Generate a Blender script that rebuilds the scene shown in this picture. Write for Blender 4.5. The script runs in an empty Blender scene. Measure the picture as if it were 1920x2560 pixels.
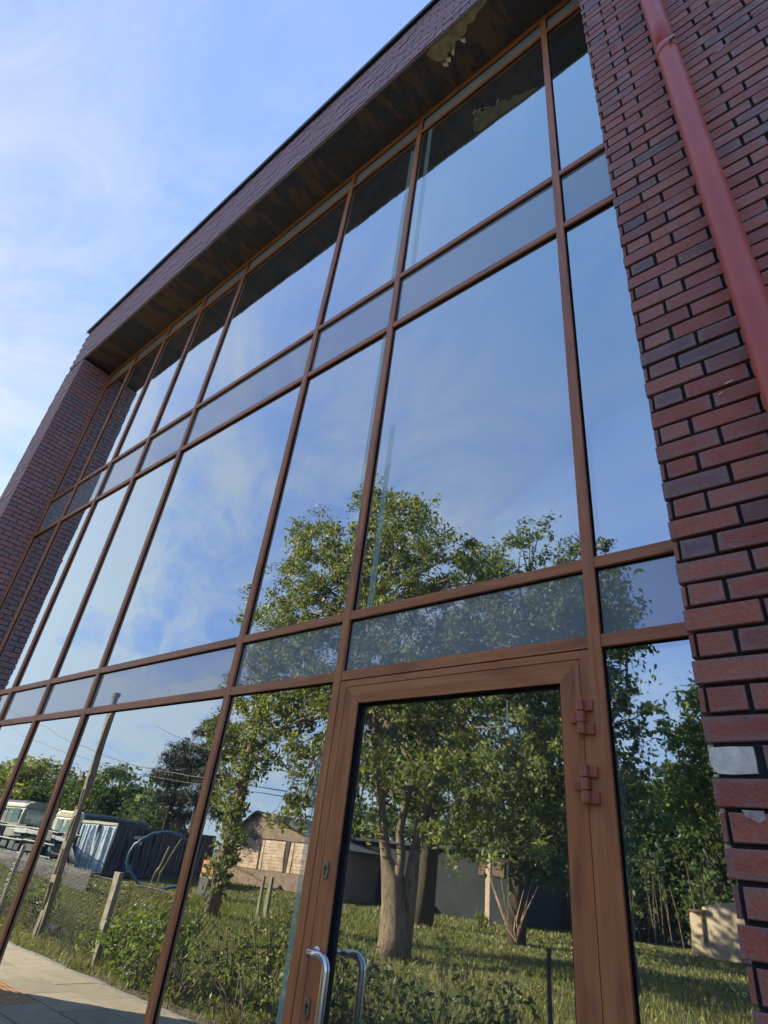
import bpy, math, random
import numpy as np
from mathutils import Vector, Matrix

random.seed(7)
RNG = np.random.default_rng(7)
R = math.radians
C = bpy.context.scene.collection

# ------------------------------------------------------------------ camera, sky, sun, exposure
def rotm(a, b, c):
    Rz = Matrix(((math.cos(a), -math.sin(a), 0), (math.sin(a), math.cos(a), 0), (0, 0, 1)))
    Rx = Matrix(((1, 0, 0), (0, math.cos(b), -math.sin(b)), (0, math.sin(b), math.cos(b))))
    Ry = Matrix(((math.cos(c), 0, math.sin(c)), (0, 1, 0), (-math.sin(c), 0, math.cos(c))))
    return Rz @ Rx @ Ry

CAM = Vector((0.8505, -2.2, 1.55))
M = rotm(R(43.535), R(31.378), R(-7.23))
cam = bpy.data.cameras.new('camera')
camo = bpy.data.objects.new('camera', cam)
C.objects.link(camo)
cx, cf, cu = M.col[0], M.col[1], M.col[2]
camo.matrix_world = Matrix(((cx[0], cu[0], -cf[0], CAM[0]), (cx[1], cu[1], -cf[1], CAM[1]), (cx[2], cu[2], -cf[2], CAM[2]), (0, 0, 0, 1)))
cam.sensor_fit = 'VERTICAL'
cam.sensor_height = 36
cam.sensor_width = 27
cam.lens = 1458.55 / 2560 * 36
cam.clip_start = 0.02
cam.clip_end = 3000
bpy.context.scene.camera = camo

SUN_EL = R(25)
SUN_H = Vector((-0.82, 0.57, 0)).normalized()          # horizontally towards the sun
world = bpy.data.worlds.new("World")
bpy.context.scene.world = world
world.use_nodes = True
nt = world.node_tree
nt.nodes.clear()
L = nt.links.new
out = nt.nodes.new('ShaderNodeOutputWorld')
bg = nt.nodes.new('ShaderNodeBackground')
sky = nt.nodes.new('ShaderNodeTexSky')
sky.sky_type = 'NISHITA'
sky.sun_disc = False
sky.sun_elevation = SUN_EL
sky.sun_rotation = math.atan2(SUN_H.x, SUN_H.y)
sky.air_density = 1.0
sky.dust_density = 0.6
sky.ozone_density = 3.5
bg.inputs['Strength'].default_value = 0.11
tc = nt.nodes.new('ShaderNodeTexCoord')
sep = nt.nodes.new('ShaderNodeSeparateXYZ')
L(tc.outputs['Generated'], sep.inputs[0])
def wm(op, a, b=None, c=None):
    n = nt.nodes.new('ShaderNodeMath')
    n.operation = op
    for i, v in enumerate((a, b, c)):
        if v is None: continue
        if isinstance(v, (int, float)): n.inputs[i].default_value = v
        else: L(v, n.inputs[i])
    return n.outputs[0]
den = wm('ADD', wm('MAXIMUM', sep.outputs[2], 0.0), 0.16)
px = wm('DIVIDE', sep.outputs[0], den)
py = wm('DIVIDE', sep.outputs[1], den)
comb = nt.nodes.new('ShaderNodeCombineXYZ')
L(wm('ADD', wm('MULTIPLY', px, 0.75), wm('MULTIPLY', py, 0.25)), comb.inputs[0])
L(wm('ADD', wm('MULTIPLY', py, 1.25), wm('MULTIPLY', px, -0.55)), comb.inputs[1])
n1 = nt.nodes.new('ShaderNodeTexNoise')
n1.inputs['Scale'].default_value = 1.1
n1.inputs['Detail'].default_value = 7
n1.inputs['Roughness'].default_value = 0.62
n1.inputs['Distortion'].default_value = 0.9
L(comb.outputs[0], n1.inputs['Vector'])
n2 = nt.nodes.new('ShaderNodeTexNoise')
n2.inputs['Scale'].default_value = 0.42
n2.inputs['Detail'].default_value = 3
L(comb.outputs[0], n2.inputs['Vector'])
mr = nt.nodes.new('ShaderNodeMapRange')
mr.interpolation_type = 'SMOOTHERSTEP'
L(wm('ADD', wm('MULTIPLY', n1.outputs['Fac'], 0.6), wm('MULTIPLY', n2.outputs['Fac'], 0.4)), mr.inputs[0])
mr.inputs[1].default_value = 0.41
mr.inputs[2].default_value = 0.62
mr.inputs[3].default_value = 0.04
mr.inputs[4].default_value = 0.62
# thicker wisps low in the western sky, thin high veil elsewhere
side = nt.nodes.new('ShaderNodeMapRange')
L(wm('ADD', wm('MULTIPLY', sep.outputs[0], -1.0), wm('MULTIPLY', sep.outputs[2], -0.75)), side.inputs[0])
side.inputs[1].default_value = -0.10
side.inputs[2].default_value = 0.70
side.inputs[3].default_value = 0.20
side.inputs[4].default_value = 1.9
hz = nt.nodes.new('ShaderNodeMapRange')
L(sep.outputs[2], hz.inputs[0])
hz.inputs[1].default_value = 0.30
hz.inputs[2].default_value = 0.0
hz.inputs[3].default_value = 0.0
hz.inputs[4].default_value = 0.42
cm = nt.nodes.new('ShaderNodeMix')
cm.data_type = 'RGBA'
ws = nt.nodes.new('ShaderNodeTexNoise')
ws.inputs['Scale'].default_value = 2.6
ws.inputs['Detail'].default_value = 8
ws.inputs['Roughness'].default_value = 0.66
ws.inputs['Distortion'].default_value = 1.6
L(comb.outputs[0], ws.inputs['Vector'])
wr = nt.nodes.new('ShaderNodeMapRange')
L(wm('MULTIPLY', wm('ADD', ws.outputs['Fac'], wm('MULTIPLY', n2.outputs['Fac'], 0.6)), 0.625), wr.inputs[0])
wr.inputs[1].default_value = 0.42
wr.inputs[2].default_value = 0.64
wx = nt.nodes.new('ShaderNodeMapRange')
L(sep.outputs[0], wx.inputs[0])
wx.inputs[1].default_value = -0.25
wx.inputs[2].default_value = -0.60
wx.inputs[3].default_value = 0.15
wx.inputs[4].default_value = 0.75
L(wm('MINIMUM', wm('ADD', wm('ADD', wm('MULTIPLY', mr.outputs[0], side.outputs[0]), hz.outputs[0]), wm('MULTIPLY', wr.outputs[0], wx.outputs[0])), 0.90), cm.inputs[0])
tint = nt.nodes.new('ShaderNodeMix')
tint.data_type = 'RGBA'
tint.blend_type = 'MULTIPLY'
tint.inputs[0].default_value = 1.0
L(sky.outputs[0], tint.inputs[6])
tint.inputs[7].default_value = (1.35, 1.65, 2.25, 1)
glare = nt.nodes.new('ShaderNodeMix')       # thin haze evens out the glare round the sun
glare.data_type = 'RGBA'
glare.blend_type = 'DARKEN'
glare.inputs[0].default_value = 0.88
L(tint.outputs[2], glare.inputs[6])
glare.inputs[7].default_value = (0.92, 1.36, 2.62, 1)
L(glare.outputs[2], cm.inputs[6])
cc = nt.nodes.new('ShaderNodeMix')
cc.data_type = 'RGBA'
ccr = nt.nodes.new('ShaderNodeMapRange')
L(sep.outputs[2], ccr.inputs[0])
ccr.inputs[1].default_value = 0.30
ccr.inputs[2].default_value = 0.62
L(ccr.outputs[0], cc.inputs[0])
cc.inputs[6].default_value = (2.5, 2.85, 3.25, 1)
cc.inputs[7].default_value = (1.9, 2.15, 2.8, 1)
L(cc.outputs[2], cm.inputs[7])
L(cm.outputs[2], bg.inputs['Color'])
L(bg.outputs[0], out.inputs['Surface'])

sd = bpy.data.lights.new('sun', 'SUN')
sd.energy = 5.0
sd.angle = R(0.5)
sd.color = (1.0, 0.84, 0.62)
sun = bpy.data.objects.new('sun', sd)
C.objects.link(sun)
tos = Vector((SUN_H.x * math.cos(SUN_EL), SUN_H.y * math.cos(SUN_EL), math.sin(SUN_EL)))
sun.rotation_euler = (-tos).to_track_quat('-Z', 'Y').to_euler()
sun.location = tos * 60

sc = bpy.context.scene
sc.view_settings.view_transform = 'Standard'
sc.view_settings.look = 'None'
sc.view_settings.exposure = 1.70
sc.view_settings.gamma = 1
sc.view_settings.use_curve_mapping = False
sc.cycles.max_bounces = 12
sc.cycles.transparent_max_bounces = 24
sc.cycles.glossy_bounces = 6

# ------------------------------------------------------------------ material helpers
class NT:
    def __init__(s, name):
        s.m = bpy.data.materials.new(name)
        s.m.use_nodes = True
        s.t = s.m.node_tree
        s.t.nodes.clear()
        s.o = s.n('ShaderNodeOutputMaterial')
    def n(s, ty, **kw):
        q = s.t.nodes.new(ty)
        for k, v in kw.items(): setattr(q, k, v)
        return q
    def set(s, sock, v):
        if isinstance(v, bpy.types.NodeSocket): s.t.links.new(v, sock)
        elif isinstance(v, tuple) and len(v) == 3 and sock.type == 'RGBA': sock.default_value = (*v, 1)
        else: sock.default_value = v
    def math(s, op, a, b=0.5, clamp=False):
        q = s.n('ShaderNodeMath', operation=op, use_clamp=clamp)
        s.set(q.inputs[0], a)
        if op not in ('FRACT', 'ABSOLUTE', 'SQRT'): s.set(q.inputs[1], b)
        return q.outputs[0]
    def mix(s, f, a, b, bt='MIX'):
        q = s.n('ShaderNodeMix', data_type='RGBA', blend_type=bt)
        s.set(q.inputs[0], f); s.set(q.inputs[6], a); s.set(q.inputs[7], b)
        return q.outputs[2]
    def coord(s, which='Object', scale=(1, 1, 1)):
        if which == 'World': v = s.n('ShaderNodeNewGeometry').outputs['Position']
        else: v = s.n('ShaderNodeTexCoord').outputs[which]
        mp = s.n('ShaderNodeMapping')
        mp.inputs['Scale'].default_value = scale
        s.set(mp.inputs['Vector'], v)
        return mp.outputs[0]
    def noise(s, vec, scale=5, detail=4, rough=0.55, dist=0):
        q = s.n('ShaderNodeTexNoise')
        s.set(q.inputs['Vector'], vec)
        q.inputs['Scale'].default_value = scale
        q.inputs['Detail'].default_value = detail
        q.inputs['Roughness'].default_value = rough
        q.inputs['Distortion'].default_value = dist
        return q.outputs['Fac']
    def ramp(s, f, stops, interp='LINEAR'):
        q = s.n('ShaderNodeValToRGB')
        q.color_ramp.interpolation = interp
        e = q.color_ramp.elements
        while len(e) < len(stops): e.new(0.5)
        for i, (p, c) in enumerate(stops):
            e[i].position = p
            e[i].color = (*c, 1) if isinstance(c, tuple) else (c, c, c, 1)
        s.set(q.inputs[0], f)
        return q.outputs[0]
    def rng(s, v, a, b, c=0., d=1.):
        q = s.n('ShaderNodeMapRange')
        s.set(q.inputs[0], v)
        for i, k in enumerate((a, b, c, d)): q.inputs[i + 1].default_value = k
        return q.outputs[0]
    def bump(s, h, strength=0.5, dist=0.01):
        q = s.n('ShaderNodeBump')
        q.inputs['Strength'].default_value = strength
        q.inputs['Distance'].default_value = dist
        s.set(q.inputs['Height'], h)
        return q.outputs[0]
    def pbr(s, col, rough=0.6, normal=None, metal=0, spec=0.5, **kw):
        q = s.n('ShaderNodeBsdfPrincipled')
        s.set(q.inputs['Base Color'], col)
        s.set(q.inputs['Roughness'], rough)
        s.set(q.inputs['Metallic'], metal)
        q.inputs['Specular IOR Level'].default_value = spec
        if normal is not None: s.set(q.inputs['Normal'], normal)
        s.t.links.new(q.outputs[0], s.o.inputs[0])
        return q

def island_random(a):
    g = a.n('ShaderNodeNewGeometry').outputs['Random Per Island']
    o = a.n('ShaderNodeObjectInfo').outputs['Random']
    return a.math('FRACT', a.math('ADD', g, o))

def mat_brick(name, dark=1.0, white=0.0):
    a = NT(name)
    r = island_random(a)
    r2 = a.math('FRACT', a.math('MULTIPLY', r, 7.31))
    w = a.coord('World')
    nz = a.noise(w, 14, 5, 0.6)
    core = a.ramp(r, [(0.0, (.430, .108, .062)), (0.30, (.340, .080, .050)), (0.60, (.480, .145, .078)), (0.83, (.300, .088, .058)), (0.92, (.230, .105, .092)), (0.97, (.140, .098, .098)), (1.0, (.38, .10, .065))])
    uv = a.n('ShaderNodeUVMap').outputs[0]
    sp = a.n('ShaderNodeSeparateXYZ'); a.set(sp.inputs[0], uv)
    u, v = sp.outputs[0], sp.outputs[1]
    du = a.math('MULTIPLY', a.math('MINIMUM', u, a.math('SUBTRACT', 1.0, u)), 2.6)
    dv = a.math('MINIMUM', v, a.math('SUBTRACT', 1.0, v))
    edge = a.math('ADD', a.math('MINIMUM', du, dv), a.math('MULTIPLY', a.math('SUBTRACT', nz, 0.5), 0.7))
    width = a.math('MULTIPLY', r2, 0.42)
    em = a.math('SUBTRACT', 1.0, a.math('DIVIDE', edge, a.math('ADD', width, 0.06), True), True)
    core = a.mix(a.math('MULTIPLY', em, 0.62), core, (.27, .19, .170))
    big = a.noise(w, 5, 3, 0.5)
    core = a.mix(a.rng(big, .58, .74, 0, .35), core, (.13, .075, .08))
    fine = a.noise(w, 130, 3, 0.6)
    core = a.mix(0.5, core, a.ramp(fine, [(0.25, .45), (0.75, 1.3)]), 'MULTIPLY')
    if white:
        wn = a.noise(a.coord('World', (1, 1, 3.0)), 6, 6, 0.7)
        zz = a.n('ShaderNodeSeparateXYZ'); a.set(zz.inputs[0], w)
        up = a.rng(zz.outputs[0], 0.9, 1.3, 0, 1)
        core = a.mix(a.math('MULTIPLY', a.rng(wn, .53, .66, 0, white), up), core, (.42, .37, .37))
    if dark != 1: core = a.mix(dark, core, (.33, .235, .26))  # lightens towards a purple-grey haze tint by the given share
    a.pbr(core, a.rng(nz, .3, .7, .40, .65), a.bump(a.math('ADD', fine, a.math('MULTIPLY', nz, 2.)), 0.55, 0.004))
    return a.m

def mat_noise(name, c1, c2, scale=8, rough=0.6, bump=0.3, bdist=0.003, stretch=(1, 1, 1), metal=0, detail=5, lo=.35, hi=.65, which='World', spec=0.5):
    a = NT(name)
    n = a.noise(a.coord(which, stretch), scale, detail, 0.6)
    a.pbr(a.ramp(n, [(lo, c1), (hi, c2)]), rough, a.bump(n, bump, bdist) if bump else None, metal, spec)
    return a.m

def mat_wood(name, axis):
    a = NT(name)
    st = (2.2, 30, 30) if axis == 'x' else (30, 30, 2.2)
    n = a.noise(a.coord('World', st), 1.0, 6, 0.6, 0.8)
    k = a.noise(a.coord('World', (5, 5, 1.2) if axis == 'z' else (1.2, 5, 5)), 2.2, 3, 0.5)
    col = a.ramp(n, [(0.25, (.29, .105, .042)), (0.5, (.47, .170, .064)), (0.78, (.62, .250, .098))])
    col = a.mix(a.rng(k, .56, .72, 0, .65), col, (.22, .080, .058))
    knot = a.n('ShaderNodeTexVoronoi'); a.set(knot.inputs['Vector'], a.coord('World', (4, 4, 2) if axis == 'z' else (2, 4, 4)))
    knot.inputs['Scale'].default_value = 1.3
    col = a.mix(a.rng(knot.outputs['Distance'], 0.02, 0.10, .5, 0), col, (.09, .035, .025))
    a.pbr(col, a.rng(n, .3, .7, .34, .46), a.bump(n, 0.12, 0.001), 0, 0.5)
    return a.m

def mat_glass(name, base, tint, refl, wav=0.0018):
    a = NT(name)
    n = a.noise(a.coord('World', (1.0, 1, 0.8)), 1.5, 1.5, 0.4)
    n2 = a.noise(a.coord('World', (6, 1, 1.5)), 1.6, 1, 0.4)
    b = a.bump(a.math('ADD', n, a.math('MULTIPLY', n2, 0.10)), 1.0, wav)
    g = a.n('ShaderNodeBsdfGlossy'); g.inputs['Roughness'].default_value = 0.0
    a.set(g.inputs['Color'], refl); a.set(g.inputs['Normal'], b)
    t = a.n('ShaderNodeBsdfTransparent'); a.set(t.inputs['Color'], tint)
    lw = a.n('ShaderNodeFresnel'); lw.inputs['IOR'].default_value = 1.45
    f = a.math('ADD', lw.outputs[0], base, True)
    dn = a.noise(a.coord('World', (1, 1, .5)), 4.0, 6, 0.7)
    mx = a.n('ShaderNodeMixShader')
    a.set(mx.inputs[0], f); a.t.links.new(t.outputs[0], mx.inputs[1]); a.t.links.new(g.outputs[0], mx.inputs[2])
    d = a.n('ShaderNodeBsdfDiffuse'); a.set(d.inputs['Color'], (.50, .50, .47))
    m2 = a.n('ShaderNodeMixShader'); a.set(m2.inputs[0], a.rng(dn, .35, .8, 0.018, .06))  # patchy dust; its pale base also paints a haze lifting dark reflections
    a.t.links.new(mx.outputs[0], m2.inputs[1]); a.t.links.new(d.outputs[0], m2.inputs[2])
    a.t.links.new(m2.outputs[0], a.o.inputs[0])
    return a.m

def mat_spandrel(name):
    a = NT(name)
    n = a.noise(a.coord('World', (1.0, 1, 1)), 1.2, 1.5, 0.4)
    g = a.n('ShaderNodeBsdfGlossy'); g.inputs['Roughness'].default_value = 0.012
    a.set(g.inputs['Color'], (.93, .95, 1.0)); a.set(g.inputs['Normal'], a.bump(n, 1.0, 0.0016))
    d = a.n('ShaderNodeBsdfDiffuse'); a.set(d.inputs['Color'], (.235, .285, .295))
    lw = a.n('ShaderNodeFresnel'); lw.inputs['IOR'].default_value = 1.45
    mx = a.n('ShaderNodeMixShader'); a.set(mx.inputs[0], a.math('ADD', lw.outputs[0], .20, True))
    a.t.links.new(d.outputs[0], mx.inputs[1]); a.t.links.new(g.outputs[0], mx.inputs[2])
    a.t.links.new(mx.outputs[0], a.o.inputs[0])
    return a.m

def mat_leaf(name, stops, trans=0.35):
    a = NT(name)
    r = a.n('ShaderNodeNewGeometry').outputs['Random Per Island']
    col = a.ramp(r, stops)
    big = a.noise(a.coord('World'), 0.7, 3)
    col = a.mix(0.7, col, a.ramp(big, [(0.3, .55), (0.7, 1.35)]), 'MULTIPLY')
    q = a.n('ShaderNodeBsdfPrincipled'); a.set(q.inputs['Base Color'], col)
    q.inputs['Roughness'].default_value = 0.55
    t = a.n('ShaderNodeBsdfTranslucent'); a.set(t.inputs['Color'], a.mix(1.0, col, (1.5, 1.6, .7), 'MULTIPLY'))
    mx = a.n('ShaderNodeMixShader'); mx.inputs[0].default_value = trans
    a.t.links.new(q.outputs[0], mx.inputs[1]); a.t.links.new(t.outputs[0], mx.inputs[2])
    a.t.links.new(mx.outputs[0], a.o.inputs[0])
    return a.m

MT = {}
MT['brick'] = mat_brick('brick_red', 1.0, 0.7)
MT['brick_far'] = mat_brick('brick_hazy', .45)  # same brick with pale lens haze mixed into its colour
MT['mortar'] = mat_noise('mortar_dark', (.016, .016, .020), (.034, .032, .036), 60, 0.9, 0.6)
MT['mortar_pale'] = mat_noise('mortar_pale', (.64, .57, .46), (.90, .83, .70), 22, 0.9, 0.8, .006)
MT['wood_v'] = mat_wood('wood_foil_upright', 'z')
MT['wood_h'] = mat_wood('wood_foil_crosswise', 'x')
MT['rubber'] = mat_noise('rubber', (.008, .009, .010), (.014, .014, .016), 30, 0.9, 0, spec=0.08)
MT['alu'] = mat_noise('aluminium_dull', (.34, .35, .36), (.42, .43, .44), 30, 0.4, 0, metal=0.8)
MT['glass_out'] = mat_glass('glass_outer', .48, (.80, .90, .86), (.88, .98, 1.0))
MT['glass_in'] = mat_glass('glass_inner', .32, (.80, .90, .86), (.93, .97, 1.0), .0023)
MT['spandrel'] = mat_spandrel('spandrel_glass')
MT['strip'] = mat_noise('strip_panel', (.26, .29, .28), (.32, .35, .33), 3, 0.5, 0)
MT['soffit'] = None
def soffit_mat():
    a = NT('soffit_weathered')
    w = a.coord('World', (4.5, 1.2, 1))
    n = a.noise(w, 1.3, 6, 0.62, 0.4)
    n2 = a.noise(a.coord('World', (1.2, .8, 1)), 0.9, 2)
    m = a.rng(a.math('MULTIPLY', n, a.rng(n2, .3, .6, .84, 1.18)), .55, .62)
    col = a.mix(m, a.ramp(a.noise(a.coord('World'), 20, 4), [(.3, (.058, .056, .076)), (.7, (.090, .080, .100))]), (.150, .098, .088))
    a.pbr(col, 0.85, a.bump(n, 0.6, 0.01))
    return a.m
MT['soffit'] = soffit_mat()
MT['ochre'] = mat_noise('bare_board', (.28, .24, .15), (.52, .46, .31), 9, 0.9, 0.6, .006)
MT['bloom'] = mat_noise('lime_bloom', (.30, .22, .20), (.52, .46, .44), 40, 0.9, 0.3, .002)
MT['trim'] = mat_noise('trim_mortar', (.20, .17, .17), (.34, .30, .29), 30, 0.9, 0.6)
MT['cap'] = mat_noise('flashing_metal', (.022, .032, .032), (.035, .045, .045), 4, 0.5, 0)
MT['pipe'] = mat_noise('pipe_red_paint', (.46, .070, .050), (.54, .095, .065), 3, 0.38, 0.05)
MT['pipe_dark'] = mat_noise('pipe_seam', (.16, .03, .03), (.2, .04, .04), 5, 0.6, 0)
MT['steel'] = mat_noise('steel_brushed', (.55, .56, .58), (.68, .69, .70), 80, 0.24, 0.05, .0005, (1, 1, .1), 1.0)
MT['steel_dull'] = mat_noise('steel_satin', (.30, .28, .26), (.38, .36, .33), 40, 0.38, 0, metal=1.0)
MT['hinge'] = mat_noise('hinge_brown', (.36, .10, .055), (.46, .14, .07), 20, 0.36, 0.05)
MT['black'] = mat_noise('black_hole', (.006, .006, .006), (.008, .008, .008), 5, 0.8, 0)
MT['inner_wall'] = mat_noise('inner_wall', (.10, .10, .10), (.13, .13, .13), 2, 0.9, 0)
MT['inner_floor'] = mat_noise('inner_floor', (.08, .08, .08), (.11, .11, .11), 6, 0.6, 0)
MT['inner_pale'] = mat_noise('inner_plaster', (.62, .66, .62), (.72, .75, .72), 3, 0.9, 0)
MT['inner_dark'] = mat_noise('inner_dark_metal', (.02, .022, .025), (.03, .03, .035), 4, 0.5, 0)
MT['render'] = mat_noise('render_grey', (.20, .19, .19), (.27, .26, .25), 3, 0.9, 0.3)
MT['roof'] = mat_noise('roof_felt', (.03, .03, .035), (.05, .05, .055), 5, 0.9, 0.3)
MT['slab'] = None
def slab_mat():
    a = NT('paving_slab')
    r = island_random(a)
    n = a.noise(a.coord('World'), 6, 6, 0.65)
    col = a.mix(0.8, a.ramp(n, [(.3, (.31, .25, .17)), (.7, (.42, .345, .245))]), a.ramp(r, [(0, .78), (1, 1.15)]), 'MULTIPLY')
    a.pbr(col, 0.85, a.bump(a.noise(a.coord('World'), 90, 3), 0.5, 0.003))
    return a.m
MT['slab'] = slab_mat()
MT['tactile'] = mat_noise('tactile_orange', (.42, .21, .085), (.50, .27, .12), 14, 0.8, 0.4)
MT['kerb'] = mat_noise('kerb_concrete', (.22, .20, .17), (.32, .29, .25), 10, 0.9, 0.5)
MT['concrete'] = mat_noise('concrete_old', (.20, .175, .135), (.34, .30, .24), 9, 0.9, 0.6, .006)
MT['poleconc'] = mat_noise('pole_concrete', (.13, .105, .075), (.24, .20, .15), 9, 0.9, 0.6, .006)
MT['wire'] = mat_noise('wire_galvanised', (.11, .10, .085), (.17, .155, .13), 30, 0.6, 0, metal=.3)
MT['cable'] = mat_noise('cable_black', (.015, .015, .015), (.02, .02, .02), 10, 0.6, 0)
MT['bark'] = None
def bark_mat(name, c1, c2):
    a = NT(name)
    n = a.noise(a.coord('World', (9, 9, 1.6)), 1.6, 7, 0.7, 1.2)
    n3 = a.noise(a.coord('World', (28, 28, 4)), 1.0, 5, 0.7, 2.0)
    h = a.math('ADD', n, a.math('MULTIPLY', n3, 0.9))
    a.pbr(a.ramp(h, [(.78, c1), (1.12, c2)]), 0.95, a.bump(h, 1.0, 0.09))
    return a.m
MT['bark'] = bark_mat('bark_brown', (.10, .065, .045), (.40, .29, .20))
MT['bark_dark'] = bark_mat('bark_dark', (.030, .024, .018), (.11, .085, .06))
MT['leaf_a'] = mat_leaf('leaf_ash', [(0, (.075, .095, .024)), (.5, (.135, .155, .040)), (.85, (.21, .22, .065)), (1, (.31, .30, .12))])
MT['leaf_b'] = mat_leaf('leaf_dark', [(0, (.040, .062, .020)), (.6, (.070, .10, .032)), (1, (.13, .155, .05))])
MT['leaf_c'] = mat_leaf('leaf_bright', [(0, (.085, .13, .026)), (.6, (.15, .20, .042)), (1, (.25, .28, .08))])
MT['needle'] = mat_leaf('needle_blue', [(0, (.016, .024, .020)), (.7, (.034, .046, .036)), (1, (.075, .08, .06))], .15)
MT['grass'] = mat_leaf('grass_blade', [(0, (.080, .092, .022)), (.5, (.135, .140, .036)), (.85, (.22, .20, .07)), (1, (.36, .29, .13))], .3)
MT['twig'] = mat_noise('dry_twigs', (.10, .065, .045), (.20, .14, .10), 6, 0.9, 0)
def ground_mat():
    a = NT('ground_grass')
    w = a.coord('World')
    n = a.noise(w, 0.35, 5, 0.6)
    n2 = a.noise(w, 9, 6, 0.7)
    col = a.ramp(n, [(.3, (.070, .085, .024)), (.52, (.125, .125, .040)), (.7, (.21, .175, .08))])
    col = a.mix(0.8, col, a.ramp(n2, [(.3, .45), (.7, 1.4)]), 'MULTIPLY')
    a.pbr(col, 0.95, a.bump(n2, 1.0, 0.08))
    return a.m
MT['ground'] = ground_mat()
MT['soil'] = mat_noise('bare_soil', (.10, .072, .050), (.19, .14, .10), 9, 0.95, 0.8, .02)
MT['navy'] = mat_noise('paint_navy', (.018, .032, .058), (.030, .048, .080), 3, 0.45, 0.1)
MT['paleblue'] = mat_noise('paint_pale_blue', (.44, .56, .64), (.80, .86, .90), 5, 0.5, 0.1)
MT['cream'] = mat_noise('paint_cream', (.62, .54, .34), (.74, .66, .46), 2, 0.4, 0)
MT['busbody'] = mat_noise('paint_faded_green', (.12, .125, .11), (.20, .20, .17), 2, 0.6, 0)
MT['carroof'] = mat_noise('paint_dark_roof', (.045, .048, .055), (.07, .074, .08), 2, 0.5, 0)
MT['carglass'] = mat_noise('window_dark', (.05, .10, .085), (.09, .15, .13), 2, 0.06, 0)  # green reflection put into the dark window colour
MT['pane_blue'] = mat_noise('window_sky', (.16, .25, .27), (.25, .34, .36), 2, 0.08, 0)
MT['greypipe'] = mat_noise('pipe_grey', (.13, .15, .17), (.24, .26, .28), 6, 0.6, 0)
MT['hose'] = mat_noise('hose_blue', (.035, .115, .185), (.05, .15, .23), 4, 0.4, 0)
MT['orange'] = mat_noise('brick_orange', (.55, .20, .08), (.68, .29, .13), 20, 0.8, 0.2)
MT['sheet'] = mat_noise('sheet_grey', (.04, .042, .048), (.08, .08, .085), 3, 0.7, 0.1)
MT['block'] = mat_noise('block_pink', (.36, .25, .17), (.62, .46, .33), 3.5, 0.9, 0.6, .02)
MT['plinth'] = mat_noise('plinth_brown', (.16, .11, .08), (.27, .19, .14), 4, 0.9, 0.4, .02)
MT['beam'] = mat_noise('beam_dark', (.05, .035, .03), (.08, .06, .05), 4, 0.9, 0.2)
MT['greywall'] = mat_noise('wall_slate_grey', (.012, .015, .018), (.021, .026, .029), 1.2, 0.9, 0.1)
MT['beige'] = mat_noise('panel_beige', (.46, .35, .25), (.60, .47, .35), 3, 0.85, 0.3)
MT['rust'] = mat_noise('rust', (.09, .05, .035), (.16, .09, .06), 12, 0.8, 0.3)
MT['pinkwood'] = mat_noise('timber_pink', (.40, .27, .20), (.56, .40, .30), 8, 0.8, 0.3)
MT['postwood'] = mat_noise('timber_green', (.17, .17, .10), (.28, .27, .17), 8, 0.9, 0.3)
MT['junk'] = mat_noise('scrap_dark', (.014, .020, .026), (.035, .042, .048), 3, 0.6, 0.2)

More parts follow.
